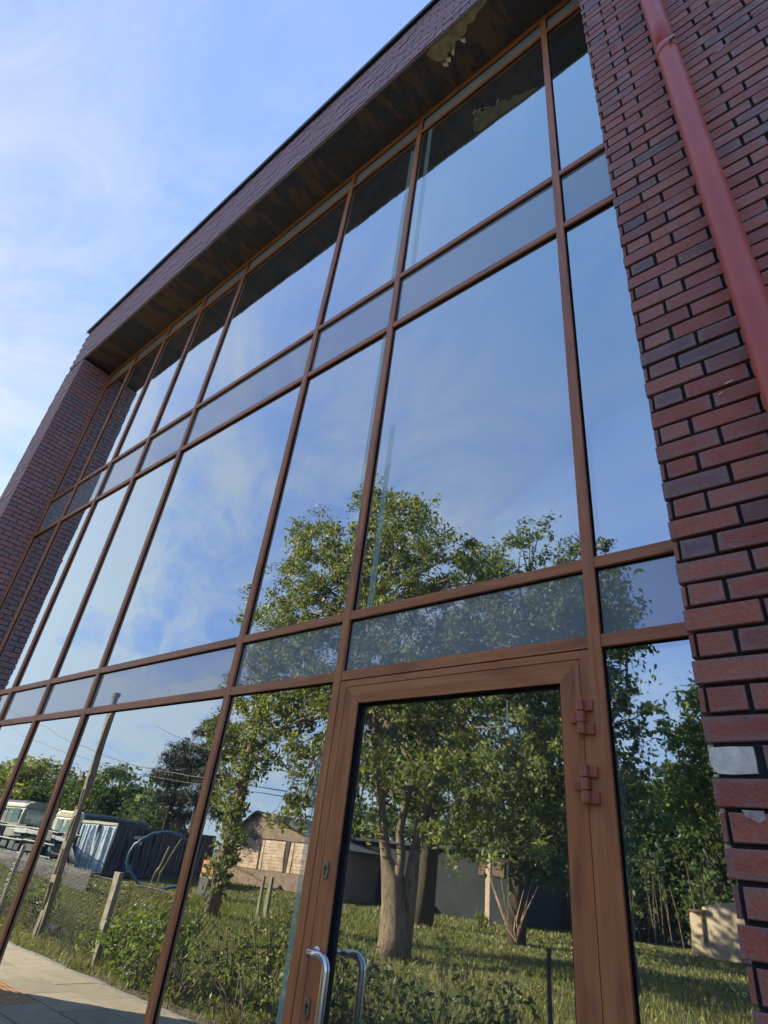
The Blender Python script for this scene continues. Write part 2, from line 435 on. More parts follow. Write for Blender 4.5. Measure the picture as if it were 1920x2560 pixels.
# ------------------------------------------------------------------ mesh helpers
class MB:
    def __init__(s): s.v = []; s.f = []; s.uv = []; s.mi = []
    def face(s, idx, uv=None, mi=0):
        s.f.append(idx); s.mi.append(mi)
        s.uv.append(uv or [(0, 0), (1, 0), (1, 1), (0, 1)][:len(idx)] + [(0.5, 0.5)] * max(0, len(idx) - 4))
    def box(s, x0, x1, y0, y1, z0, z1, mi=0, top=None):
        b = len(s.v)
        s.v += [(x0, y0, z0), (x1, y0, z0), (x1, y1, z0), (x0, y1, z0), (x0, y0, z1), (x1, y0, z1), (x1, y1, z1), (x0, y1, z1)]
        for q in ((0, 1, 5, 4), (1, 2, 6, 5), (2, 3, 7, 6), (3, 0, 4, 7), (4, 5, 6, 7), (3, 2, 1, 0)):
            s.face([b + i for i in q], mi=mi)
        return s
    def bbox(s, c, ax, ay, az, hx, hy, hz, mi=0):      # oriented box
        b = len(s.v)
        for k in (-1, 1):
            for (i, j) in ((-1, -1), (1, -1), (1, 1), (-1, 1)):
                s.v.append(tuple(c + ax * (i * hx) + ay * (j * hy) + az * (k * hz)))
        for q in ((0, 1, 5, 4), (1, 2, 6, 5), (2, 3, 7, 6), (3, 0, 4, 7), (4, 5, 6, 7), (3, 2, 1, 0)):
            s.face([b + i for i in q], mi=mi)
        return s
    def tube(s, pts, rad, n=8, mi=0, cap=True):
        pts = [Vector(p) for p in pts]
        if not isinstance(rad, (list, tuple)): rad = [rad] * len(pts)
        rings = []
        up = None
        for i, p in enumerate(pts):
            d = (pts[min(i + 1, len(pts) - 1)] - pts[max(i - 1, 0)]).normalized()
            if up is None:
                up = Vector((0, 0, 1)) if abs(d.z) < 0.9 else Vector((1, 0, 0))
            x = up.cross(d)
            if x.length < 1e-4: x = Vector((0, 1, 0)).cross(d)
            x.normalize(); y = d.cross(x); up = y.copy() if abs(d.z) < 2 else up
            up = y
            up = d.cross(x)
            x2, y2 = x, d.cross(x)
            b = len(s.v)
            for k in range(n):
                t = 2 * math.pi * k / n
                s.v.append(tuple(p + (x2 * math.cos(t) + y2 * math.sin(t)) * rad[i]))
            rings.append(b)
            up = y2
        for a, b in zip(rings, rings[1:]):
            for k in range(n):
                k2 = (k + 1) % n
                s.face([a + k, a + k2, b + k2, b + k], mi=mi)
        if cap:
            s.face([rings[0] + k for k in range(n)][::-1], mi=mi)
            s.face([rings[-1] + k for k in range(n)], mi=mi)
        return s
    def prism(s, poly, axis, a, b, mi=0):               # poly of 2D points extruded along axis
        base = len(s.v); n = len(poly)
        for t in (a, b):
            for (u, v) in poly:
                s.v.append({'x': (t, u, v), 'y': (u, t, v), 'z': (u, v, t)}[axis])
        for i in range(n):
            j = (i + 1) % n
            s.face([base + i, base + j, base + n + j, base + n + i], mi=mi)
        s.face([base + i for i in range(n)][::-1], mi=mi)
        s.face([base + n + i for i in range(n)], mi=mi)
        return s
    def mesh(s, name, mats, smooth=False):
        me = bpy.data.meshes.new(name)
        me.from_pydata([tuple(q) for q in s.v], [], s.f)
        if not isinstance(mats, (list, tuple)): mats = [mats]
        for m in mats: me.materials.append(m)
        if len(mats) > 1: me.polygons.foreach_set('material_index', s.mi)
        uvl = me.uv_layers.new(name='UVMap')
        flat = [c for f in s.uv for p in f for c in p]
        if len(flat) == len(me.loops) * 2: uvl.data.foreach_set('uv', flat)
        if smooth: me.polygons.foreach_set('use_smooth', [True] * len(me.polygons))
        me.validate(); me.update()
        return me
    def build(s, name, mats, parent=None, smooth=False, bevel=0):
        o = bpy.data.objects.new(name, s.mesh(name, mats, smooth))
        C.objects.link(o)
        if parent: o.parent = parent
        if bevel:
            b = o.modifiers.new('bevel', 'BEVEL'); b.width = bevel; b.segments = 2; b.limit_method = 'ANGLE'
        return o

def tag(o, label=None, cat=None, group=None, kind=None):
    if label: o['label'] = label
    if cat: o['category'] = cat
    if group: o['group'] = group
    if kind: o['kind'] = kind
    return o
def empty(name, loc=(0, 0, 0), rz=0):
    o = bpy.data.objects.new(name, None)
    C.objects.link(o); o.location = loc; o.rotation_euler = (0, 0, rz)
    return o
def inst(name, me, parent=None, loc=(0, 0, 0), rot=(0, 0, 0)):
    o = bpy.data.objects.new(name, me); C.objects.link(o)
    if parent: o.parent = parent
    o.location = loc; o.rotation_euler = rot
    return o
def copy_tree(o, parent=None):
    c = o.copy(); C.objects.link(c)
    if parent: c.parent = parent
    for ch in list(o.children): copy_tree(ch, c)
    return c

# ================================================================== THE BUILDING
B = empty('building')
tag(B, 'red brick building with a tall glazed facade in brown frames and a glass door', 'building')

MX = [0.0, -1.402, -2.373, -4.339, -5.324, -6.272, -7.269, -8.180]
ZT = [2.4025, 2.744, 5.145, 5.748, 8.103, 8.398]
XL, XR = -8.205, 0.62            # glazing limits, hidden behind the brick
SOF = 8.45
PY = -0.5                       # brick front plane
PXE = 0.450                     # edge of the right pillar
XO = -8.89                      # outer edge of the left pillar
TOP = 9.47
CW = 0.025                      # half cap width

# shell behind the brick and glass
MB().box(PXE + .014, 5.6, PY + .014, 0.35, -.2, TOP).build('wall', MT['mortar'], B)
MB().box(XO + .014, XL - .006, PY + .014, 0.35, -.2, TOP).build('wall', MT['mortar'], B)
MB().box(XL - .006, PXE + .014, PY + .014, PY + .20, SOF + .03, TOP).build('wall', MT['mortar'], B)
MB().box(XO, XO + .3, .35, 9.0, -.2, TOP).build('wall', MT['render'], B)
MB().box(5.3, 5.6, .35, 9.0, -.2, TOP).build('wall', MT['render'], B)
MB().box(XO, 5.6, 9.0, 9.3, -.2, TOP).build('wall', MT['render'], B)
MB().box(XO + .3, 5.3, .16, 8.99, SOF + .10, SOF + .30).box(XO + .3, 5.3, PY + .21, .155, SOF + .14, SOF + .24).build('roof', MT['roof'], B)
MB().box(XO + .31, 5.29, .16, 8.98, -.15, 0.02).build('inner_floor', MT['inner_floor'], B)
MB().box(XO + .31, 5.29, .36, 8.98, ZT[2] + .05, ZT[3] - .05).build('floor_slab', MT['inner_wall'], B)
MB().box(XO + .31, 5.29, 5.0, 5.1, .03, SOF + .09).build('inner_wall', MT['inner_wall'], B)
# inside: pale wall ends and a dark lobby door
MB().box(-1.82, -1.71, .30, .52, .03, ZT[2] + .04).build('inner_column', MT['inner_pale'], B)
MB().box(-1.82, -1.71, .30, .52, ZT[3] - .04, SOF + .09).build('inner_column', MT['inner_pale'], B)
MB().box(-1.50, -1.462, .30, .50, .03, ZT[2] + .04).build('inner_column', MT['inner_pale'], B)
MB().box(-1.50, -1.462, .30, .50, ZT[3] - .04, SOF + .09).build('inner_column', MT['inner_pale'], B)
MB().box(-4.5, -1.9, 1.2, 1.32, 7.55, 7.62).build('inner_beam', MT['inner_pale'], B)
lob = empty('lobby_door'); lob.parent = B
MB().box(-3.6, .9, 1.50, 1.60, 2.25, 2.75).build('inner_lintel', MT['inner_wall'], lob)
MB().box(-2.62, -2.50, 1.50, 1.58, .03, 2.25).box(-1.62, -1.50, 1.50, 1.58, .03, 2.25).box(-.6, -.5, 1.50, 1.58, .03, 2.25).build('inner_frame', MT['inner_dark'], lob)
MB().tube([(-2.0, 1.50, 1.08), (-2.0, 1.40, 1.09), (-1.78, 1.40, 1.09), (-1.74, 1.40, 1.05), (-1.74, 1.40, .55), (-1.74, 1.50, .50)], .017, 8).build('inner_handle', MT['steel'], lob, True)

# translucent strips added on the outer glass to paint pale bands beside a mullion
a_ = NT('translucent_pale')
d_ = a_.n('ShaderNodeBsdfDiffuse'); a_.set(d_.inputs['Color'], (.56, .74, .60))
t_ = a_.n('ShaderNodeBsdfTransparent'); m_ = a_.n('ShaderNodeMixShader'); m_.inputs[0].default_value = .20
a_.t.links.new(t_.outputs[0], m_.inputs[1]); a_.t.links.new(d_.outputs[0], m_.inputs[2]); a_.t.links.new(m_.outputs[0], a_.o.inputs[0])
for (x0, x1, z0, z1) in ((-1.487, -1.415, .04, 2.40), (-1.487, -1.415, ZT[1] + .02, ZT[2] - .03), (-1.500, -1.415, ZT[3] + .02, ZT[4] - .05), (-1.280, -1.235, ZT[1] + .02, ZT[2] - .35), (-1.290, -1.240, ZT[3] + .02, ZT[4] - .05)):
    MB().box(x0, x1, -.0004, -.00015, z0, z1).build('translucent_strip', a_.m, B)
# soffit
MB().box(XL, PXE + .01, PY + .03, .02, SOF, SOF + .028).build('soffit', MT['soffit'], B)
MB().box(XL, PXE + .01, PY + .012, PY + .029, SOF - .012, SOF + .028).build('soffit_trim', MT['trim'], B)
pp = [(-.97, -.465), (-1.03, -.44), (-1.0, -.36), (-.94, -.30), (-.88, -.29), (-.86, -.33), (-.78, -.315), (-.74, -.36), (-.70, -.345), (-.62, -.36), (-.58, -.40), (-.52, -.385), (-.46, -.42), (-.38, -.43), (-.30, -.455), (-.28, -.468), (-.5, -.47), (-.74, -.468)]
MB().prism(pp, 'z', SOF - .006, SOF - .001).build('peeled_patch', MT['ochre'], B)
flap = MB()
for (x, y, dx, dy) in ((-.90, -.30, .05, .012), (-.95, -.29, .06, .02), (-.83, -.31, .05, -.015), (-.70, -.35, .05, .02)):
    b = len(flap.v)
    flap.v += [(x, y, SOF - .006), (x + dx, y + dy, SOF - .006), (x + dx * .8, y + dy + .03, SOF - .05), (x + .01, y + .025, SOF - .035)]
    flap.face([b, b + 1, b + 2, b + 3])
flap.build('loose_strip', MT['mortar_pale'], B)

# roof edge flashing
MB().box(XO - .03, 5.63, PY - .035, PY + .06, TOP, TOP + .045).box(XO - .03, 5.63, PY - .035, PY - .029, TOP - .04, TOP).box(XO - .03, XO + .06, PY + .06, 9.33, TOP, TOP + .045).build('roof_flashing', MT['cap'], B)

# bricks ---------------------------------------------------------------
CO = 0.0735; JT = 0.0115; MODX = 0.200
def brick_mesh(name, w, h, t, seed, mat=None):
    rr = random.Random(seed)
    m = MB()
    c = .0022
    j = lambda s=.0012: rr.uniform(-s, s)
    hw, hh, ht = w / 2, h / 2, t / 2
    outer = [(-hw + j(), -hh + j()), (hw + j(), -hh + j()), (hw + j(), hh + j()), (-hw + j(), hh + j())]
    yf = [-ht + j(.0015) for _ in range(4)]
    for k in range(4): m.v.append((outer[k][0] * (1 - c / hw), yf[k], outer[k][1] * (1 - c / hh)))
    for k in range(4): m.v.append((outer[k][0], yf[k] + c, outer[k][1]))
    for k in range(4): m.v.append((outer[k][0], ht, outer[k][1]))
    m.face([0, 1, 2, 3])
    for k in range(4):
        q = (k + 1) % 4
        m.face([4 + k, 4 + q, q, k], [(0, 0), (0, 0), (0, 0), (0, 0)])
        m.face([8 + k, 8 + q, 4 + q, 4 + k])
    me = m.mesh(name, mat or MT['brick'])
    return me
BH = CO - JT
full = [brick_mesh('brick', MODX - JT, BH, .020, 10 + i) for i in range(6)]
half = [brick_mesh('brick', MODX / 2 - JT, BH, .020, 30 + i) for i in range(4)]
slip = [brick_mesh('brick', .012, BH, .020, 40 + i) for i in range(3)]
Z0 = 1.87 - 25 * CO             # row 25 centre = the row with the missing slip, an edge-slip row
pal = []                        # (row z, x centre, kind)
fill = MB()
nrow = int((TOP - .02 - Z0) / CO) + 1
for r in range(-1, nrow):
    z = Z0 + r * CO
    if z + BH / 2 > TOP: break
    if r % 2 == 0:
        x = PXE + (MODX - JT) / 2
        row = []
    else:
        row = [(PXE + .006 + .002, 'slip'), (PXE + .0235 + (MODX / 2 - JT) / 2, 'half')]
        x = PXE + .0235 + MODX / 2 + (MODX - JT) / 2
    while x < 5.5:
        row.append((x, 'full')); x += MODX
    for k, (xc, kd) in enumerate(row):
        pal.append((z, xc, kd, r))
vis = [p for p in pal if p[0] > 1.30 and p[1] - .1 < .50 + (p[0] - 1.371) * .204 + .06]
vis.sort(key=lambda p: p[0])
vis = vis[:299]
visset = set((p[0], p[1]) for p in vis)
for (z, xc, kd, r) in pal:
    dy = random.uniform(-.0022, .0018)
    if r == 25 and kd in ('half', 'slip'): continue
    if (z, xc) in visset:
        o = inst('brick', random.choice({'full': full, 'half': half, 'slip': slip}[kd]), B, (xc, PY + .008 + dy + (.004 if kd == 'slip' else 0), z), (random.uniform(-.006, .006), random.uniform(-.0025, .0025), random.uniform(-.004, .004)))
        if kd == 'slip': tag(o, 'narrow end of a corner brick slip')
    elif xc < 3.2:
        hw = {'full': MODX - JT, 'half': MODX / 2 - JT, 'slip': .012}[kd] / 2
        fill.box(xc - hw, xc + hw, PY + dy, PY + .0145, z - BH / 2 + random.uniform(-.001, .001), z + BH / 2)
# the missing slip: pale mortar patch
m = MB(); zc = Z0 + 25 * CO
poly = [(.458, zc - .022), (.466, zc - .030), (.50, zc - .0325), (.551, zc - .030), (.553, zc + .004), (.552, zc + .030), (.50, zc + .0315), (.456, zc + .030), (.452, zc + .006), (.455, zc - .010)]
m.prism(poly, 'y', PY + .002, PY + .0135).build('mortar_patch', MT['mortar_pale'], B)['label'] = 'pale mortar patch where a corner brick slip is missing'
foam = MB()
for k in range(26):
    z = 1.66 + k * .011; 
    foam.box(PXE - .004 + random.uniform(0, .006), PXE + .013, PY + .020, PY + .030 + random.uniform(0, .01), z, z + random.uniform(.004, .0105))
foam.build('mortar_bead', MT['mortar_pale'], B)
for (x, z, w, h, a) in ((.705, 3.02, .016, .004, .5), (.675, 2.985, .009, .004, .3), (.62, 1.655, .03, .02, 0.)):
    m = MB(); m.prism([(x - w, z - h), (x - w * .2, z - h * .6), (x + w, z + h), (x + w * .3, z + h * .9), (x - w * .7, z + h * .2)], 'y', PY - .0042, PY - .0028)
    m.build('mortar_smear', MT['mortar_pale'], B)
ms = MB(); ms.prism([(.503, 1.760), (.548, 1.759), (.550, 1.742), (.541, 1.738), (.534, 1.733), (.522, 1.741), (.512, 1.744)], 'y', PY - .0035, PY - .001)
ms.build('mortar_smear', MT['bloom'], B)
for k in range(30):                       # lime bloom smears high on the wall right of the pipe
    x = random.uniform(.98, 1.55); z = random.uniform(4.2, 7.4); w = random.uniform(.012, .055); h = random.uniform(.003, .009)
    ms = MB(); ms.prism([(x - w, z - h * .4), (x - w * .3, z - h), (x + w * .5, z - h * .5), (x + w, z + h * .3), (x + w * .2, z + h), (x - w * .6, z + h * .6)], 'y', PY - .0033, PY - .0012)
    ms.build('mortar_smear', MT['bloom'], B)
# corner returns on the right pillar
for r in range(0, nrow - 1, 1):
    z = Z0 + r * CO
    if z > SOF: break
    y = PY + (.015 if r % 2 else .022)
    if r == 25: continue
    while y < -.03:
        y2 = min(y + (MODX - JT) * (1 if r % 2 else .5 if y < PY + .03 else 1), -.012)
        fill.box(PXE + (.002 if r % 2 else .003), PXE + .0145, y, y2, z - BH / 2, z + BH / 2)
        y = y2 + JT
tag(fill.build('distant_bricks', MT['brick'], B), kind='stuff')
# fascia bricks and left pillar
fb = MB()
nf = 0
z = SOF + BH / 2 + .004
while z + BH / 2 < TOP - .001:
    x = XO + (.0 if nf % 2 else .094)
    while x < PXE - .001:
        w = min(MODX - JT, PXE - x)
        fb.box(x, x + w, PY + random.uniform(-.003, .003), PY + .0145, z - BH / 2 + random.uniform(-.0015, .0015), z + BH / 2 + random.uniform(-.0015, .0015))
        x += MODX
    z += CO; nf += 1
tag(fb.build('fascia_bricks', MT['brick_far'], B), kind='stuff')
lb = MB()
for r in range(0, int(SOF / CO)):
    z = .04 + r * CO
    x = XO + random.uniform(-.004, .004)
    first = (r % 2 == 1)
    while x < XL - .02:
        w = (MODX - JT) * (.5 if first else 1); first = False
        x2 = min(x + w, XL + random.uniform(-.003, .006))
        if x2 - x > .02: lb.box(x, x2, PY + random.uniform(-.003, .003), PY + .0145, z - BH / 2, z + BH / 2)
        x += w + JT
    y = PY + .016; first = (r % 2 == 0)
    while y < -.03:
        w = (MODX - JT) * (.5 if first else 1); first = False
        y2 = min(y + w, -.012)
        if y2 - y > .02: lb.box(XL - .0065, XL + .009 + random.uniform(-.002, .002), y, y2, z - BH / 2, z + BH / 2)
        y += w + JT
tag(lb.build('pillar_bricks', MT['brick_far'], B), kind='stuff')

# curtain wall ---------------------------------------------------------
CAPY = -0.026
def upright(x, z0, z1, hw=CW):
    m = MB().box(x - hw, x + hw, CAPY, -.0062, z0, z1)
    o = m.build('mullion', MT['wood_v'], B, bevel=.0015)
    MB().box(x - hw - .007, x + hw + .007, -.006, -.0006, z0, z1).build('gasket', MT['rubber'], o)
    MB().box(x - .028, x + .028, .027, .15, z0, z1).build('inner_profile', MT['wood_v'], o)
for i, x in enumerate(MX):
    upright(x, 0.0, SOF - .002)
def rail(x0, x1, z, hh=CW, inner=True):
    o = MB().box(x0 + CW + .0004, x1 - CW - .0004, CAPY + .0025, -.0064, z - hh, z + hh).build('transom', MT['wood_h'], B, bevel=.0015)
    MB().box(x0 + CW + .008, x1 - CW - .008, -.0058, -.0008, z - hh - .007, z + hh + .007).build('gasket', MT['rubber'], o)
    if inner: MB().box(x0 + .029, x1 - .029, .028, .13, z - .025, z + .025).build('inner_profile', MT['wood_h'], o)
bays = [(MX[0], XR)] + [(MX[i + 1], MX[i]) for i in range(7)]
def glass_unit(x0, x1, z0, z1, y=0.0, parent=B):
    m = MB()
    b = 0
    m.v += [(x0, y, z0), (x1, y, z0), (x1, y, z1), (x0, y, z1)]
    m.face([0, 1, 2, 3], mi=0)
    m.v += [(x0, y + .024, z0), (x1, y + .024, z0), (x1, y + .024, z1), (x0, y + .024, z1)]
    m.face([4, 5, 6, 7], mi=1)
    e = .034
    for (a0, a1, c0, c1) in ((x0, x0 + e, z0, z1), (x1 - e, x1, z0, z1), (x0 + e, x1 - e, z0, z0 + e), (x0 + e, x1 - e, z1 - e, z1)):
        m.box(a0, a1, y + .006, y + .018, c0, c1, mi=2)
    c = Vector(((x0 + x1) / 2, y + .012, (z0 + z1) / 2))
    m.v = [tuple(Vector(p) - c) for p in m.v]
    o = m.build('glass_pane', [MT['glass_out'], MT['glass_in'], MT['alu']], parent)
    o.location = c
    o.rotation_euler = (R(random.uniform(-.045, .045)), 0, R(random.uniform(-.05, .05)))
    return o
for bi, (x0, x1) in enumerate(bays):
    for zi, z in enumerate(ZT):
        rail(x0, x1, z, inner=not (bi == 1 and zi == 0))
    rail(x0, x1, SOF - .010, .0075)
    rail(x0, x1, .04, .03)
    g = .006
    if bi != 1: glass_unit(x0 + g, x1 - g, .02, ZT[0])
    sp = lambda a, b: MB().box(x0 + g, x1 - g, .0005, .024, a, b)
    for za, zb in ((ZT[0] + .002, ZT[1] - .002), (ZT[2] + .002, ZT[3] - .002)):
        sp(za, zb).build('spandrel_panel', MT['spandrel'], B)
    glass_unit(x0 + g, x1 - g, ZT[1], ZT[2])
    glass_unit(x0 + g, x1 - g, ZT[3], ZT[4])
    MB().box(x0 + g, x1 - g, .001, .024, ZT[4] + .002, SOF - .003).build('top_panel', MT['strip'], B)

# door -----------------------------------------------------------------
D = empty('entrance_door'); D.parent = B
D['label'] = 'glass leaf in a brown wood-look frame with a steel pull handle and two brown hinges'
fx0, fx1, fz1 = MX[1] + CW + .004, MX[0] - CW + .0, 2.372
lx0, lx1, lz1 = -1.325, -.070, 2.337
FY = -.0225
MB().box(fx0, lx0 - .003, FY, .04, .0, fz1).build('door_frame', MT['wood_v'], D, bevel=.001)
MB().box(lx1 + .003, fx1 - .0005, FY, .04, 0, fz1).build('door_frame', MT['wood_v'], D, bevel=.001)
MB().box(lx0 - .003, lx1 + .003, FY, .04, lz1 + .003, fz1).build('door_frame', MT['wood_h'], D, bevel=.001)
MB().box(fx0 - .002, fx1 + .001, .0, .034, 0, fz1 + .006).box(fx0, fx1, -.018, 0, fz1 + .0005, ZT[0] - CW - .0005).build('shadow_gap', MT['rubber'], D).hide_render = False
gx0, gx1, gz1 = -1.235, -.152, 2.252
def frame_piece(poly, mat):
    m = MB(); m.prism(poly, 'y', FY + .001, .045); return m.build('door_leaf', mat, D, bevel=.001)
# shadow_gap box must not cover the glass: rebuild it as a ring
bpy.data.objects.remove([o for o in D.children if o.name.startswith('shadow_gap')][0])
MB().box(lx0 - .012, lx0 + .004, -.010, .030, 0, lz1 + .01).box(lx1 - .004, lx1 + .012, -.010, .030, 0, lz1 + .01).box(lx0 + .004, lx1 - .004, -.010, .030, lz1 - .004, lz1 + .01).box(fx0, fx1, -.012, .03, fz1 + .0005, ZT[0] - CW - .0005).box(MX[1] + CW - .001, fx0 + .0005, -.012, .03, 0, ZT[0] - CW).build('shadow_gap', MT['rubber'], D)
frame_piece([(lx0, 0.02), (gx0, 0.14), (gx0, gz1), (lx0, lz1)], MT['wood_v'])
frame_piece([(gx1, 0.14), (lx1, 0.02), (lx1, lz1), (gx1, gz1)], MT['wood_v'])
frame_piece([(lx0 + .0005, lz1), (gx0 + .0005, gz1 + .0003), (gx1 - .0005, gz1 + .0003), (lx1 - .0005, lz1)], MT['wood_h'])
frame_piece([(lx0 + .0005, .02), (lx1 - .0005, .02), (gx1 - .0005, .1397), (gx0 + .0005, .1397)], MT['wood_h'])
MB().box(gx0, gx0 + .006, -.012, .0135, .14, gz1).box(gx1 - .006, gx1, -.012, .0135, .14, gz1).box(gx0 + .006, gx1 - .006, -.012, .0135, gz1 - .006, gz1).build('gasket', MT['rubber'], D)
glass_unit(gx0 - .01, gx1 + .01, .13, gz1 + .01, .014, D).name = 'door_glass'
# hinges
for zc in (2.113, 1.884):
    k1 = .042
    m = MB()
    for (dz, side) in ((k1, 1), (0, -1), (-k1, 1)):
        z0, z1 = zc + dz - k1 / 2 + .001, zc + dz + k1 / 2 - .001
        xc = -.066
        m.tube([(xc, FY - .018, z0), (xc, FY - .018, z1)], .0165, 18)
        if side > 0: m.box(xc + .006, xc + .044, FY - .016, FY - .001, z0, z1)
        else: m.box(xc - .044, xc - .006, FY - .016, FY - .001, z0, z1)
    m.build('hinge', MT['hinge'], D, bevel=.0025)
# keyholes
def lock(z, mat):
    m = MB(); x = -1.292
    pts = [(x + .0155 * math.cos(t), z + .034 * (1 if math.sin(t) > 0 else -1) * 1 + .0155 * math.sin(t) - .0155 * (1 if math.sin(t) > 0 else -1)) for t in [2 * math.pi * (k + .5) / 28 for k in range(28)]]
    m.prism(pts, 'y', FY - .009, FY + .002)
    o = m.build('lock_escutcheon', mat, D, bevel=.002)
    h = MB(); h.tube([(x, FY - .0096, z + .008), (x, FY - .0088, z + .008)], .0075, 14)
    h.box(x - .0032, x + .0032, FY - .0097, FY - .0088, z - .018, z + .003)
    h.build('keyhole', MT['black'], D)
lock(1.524, MT['steel_dull']); lock(1.048, MT['steel_dull'])
lt = MB().box(-.555, -.404, .0138 - .003, .0125, 2.106, 2.1095).box(-.4075, -.404, .0108, .0125, 2.1095, 2.214)
lt.build('bright_line', MT['inner_pale'], D)  # pale strips added to draw a bright L-shaped reflection in the glass
for arc in (((.279, 1.698), (.282, 1.685), (.289, 1.676), (.298, 1.672)), ((.289, 1.406), (.288, 1.392), (.292, 1.382), (.301, 1.375))):
    MB().tube([(x, -.0012, z) for x, z in arc], .0011, 5).build('paint_mark', MT['mortar_pale'], B)
for (x, z) in ((.319, 1.697), (.322, 1.371), (.15, 1.649), (.128, 1.765)):
    MB().tube([(x + .0042 * math.cos(t), -.0012, z + .0048 * math.sin(t)) for t in [k * .55 for k in range(11)]], .0009, 4).build('paint_mark', MT['mortar_pale'], B)
# pull handle
pts = [(-1.258, -.095, 1.233), (-1.205, -.095, 1.233)]
for k in range(0, 7):
    t = R(90 - 15 * k); pts.append((-1.195 + .045 * math.cos(t), -.095, 1.188 + .045 * math.sin(t)))
pts += [(-1.150, -.095, 1.0), (-1.150, -.095, .70)]
for k in range(0, 7):
    t = R(-15 * k); pts.append((-1.195 + .045 * math.cos(t), -.095, .665 + .045 * math.sin(t)))
pts += [(-1.258, -.095, .620)]
MB().tube(pts, .0165, 20).build('pull_handle', MT['steel'], D, True)
for z in (1.233, .620):
    h = MB(); h.tube([(-1.262, -.095 + .0, z), (-1.282, FY, z)], .011, 14); h.tube([(-1.282, FY, z), (-1.282, FY - .006, z)], .02, 16)
    h.build('handle_post', MT['steel'], D, True)

# downpipe -------------------------------------------------------------
P = empty('downpipe'); P.parent = B
P['label'] = 'red painted round rainwater pipe in front of the brick pillar'
XP = .828; YP = -.605; RP = .047
for (z0, z1) in ((0.15, 2.05), (2.05, 5.03), (5.03, 8.0), (8.0, 9.45)):
    MB().tube([(XP, YP, z0), (XP, YP, z0 + .3), (XP, YP, z1 - .001), (XP, YP, z1 + .06)], [RP - .0025, RP, RP, RP], 40).build('pipe_length', MT['pipe'], P, True)
    MB().tube([(XP, YP, z1 - .004), (XP, YP, z1 + .0), (XP, YP, z1 + .055), (XP, YP, z1 + .059)], [RP + .001, RP + .0035, RP + .0035, RP + .001], 40).build('pipe_socket', MT['pipe'], P, True)
for z in (1.2, 6.6, 9.0):
    MB().tube([(XP, YP, z - .012), (XP, YP, z + .012)], RP + .004, 30).box(XP - .01, XP + .01, YP + RP, PY - .004, z - .01, z + .01).build('pipe_clamp', MT['pipe_dark'], P)
MB().box(XP + .02, XP + .045, YP - RP - .012, YP - RP + .004, 5.035, 5.05).build('pipe_clip', MT['alu'], P)

# ================================================================== GROUND AND PAVEMENT
def struct(o, label=None):
    o['kind'] = 'structure'
    if label: o['label'] = label
    return o
gm = MB(); gm.box(-400, 300, -400, 200, -1.2, -.035)
struct(gm.build('ground', MT['ground']), 'rough grass field with patches of straw and bare earth')
pv = struct(MB().box(-40, 8, -2.66, 0.0, -.30, -.012).build('pavement', MT['mortar']), 'paved footway along the foot of the glass facade')
SW, SD = .80, .515
slabm = [MB().box(-SW / 2 + .006, SW / 2 - .006, -SD / 2 + .006, SD / 2 - .006, -.03, j).mesh('paving_slab', MT['slab']) for j in (0.0, .0015, -.0015)]
far = MB(); nsl = 0
for i in range(-50, 10):
    for j in range(5):
        x = i * SW + (SW / 2 if j % 2 else 0); y = -.10 - SD * (j + .5)
        if -9.0 < x < -7.0 and j == 2: continue
        if -14.5 < x < 2.2 and nsl < 290:
            inst('paving_slab', random.choice(slabm), pv, (x, y, 0)); nsl += 1
        else: far.box(x - SW / 2 + .006, x + SW / 2 - .006, y - SD / 2 + .006, y + SD / 2 - .006, -.03, 0)
tag(far.build('distant_slabs', MT['slab'], pv), kind='stuff')
tm = MB().box(-.19, .19, -SD / 2 + .006, SD / 2 - .006, -.03, .0)
for i in range(6):
    for j in range(8):
        x = -.16 + i * .064; y = -.22 + j * .0625
        tm.tube([(x, y, 0), (x, y, .006)], [.016, .009], 6)
tme = tm.mesh('tactile_slab', MT['tactile'])
for i in range(6):
    o = inst('tactile_slab', tme, pv, (-9.0 + i * .40 - .0, -.10 - SD * 2.5, 0)); 
    if i == 0: pass
kb = MB().box(-.49, .49, -.04, .04, -.3, .004).mesh('kerb_stone', MT['kerb'])
for i in range(-24, 4): inst('kerb_stone', kb, pv, (i * 1.0, -2.705, 0))
MB().box(-8.2, -1.0, -3.05, -2.75, -.1, -.018).build('soil_strip', MT['soil'])
struct(bpy.data.objects['soil_strip'], 'strip of bare soil beside the kerb')

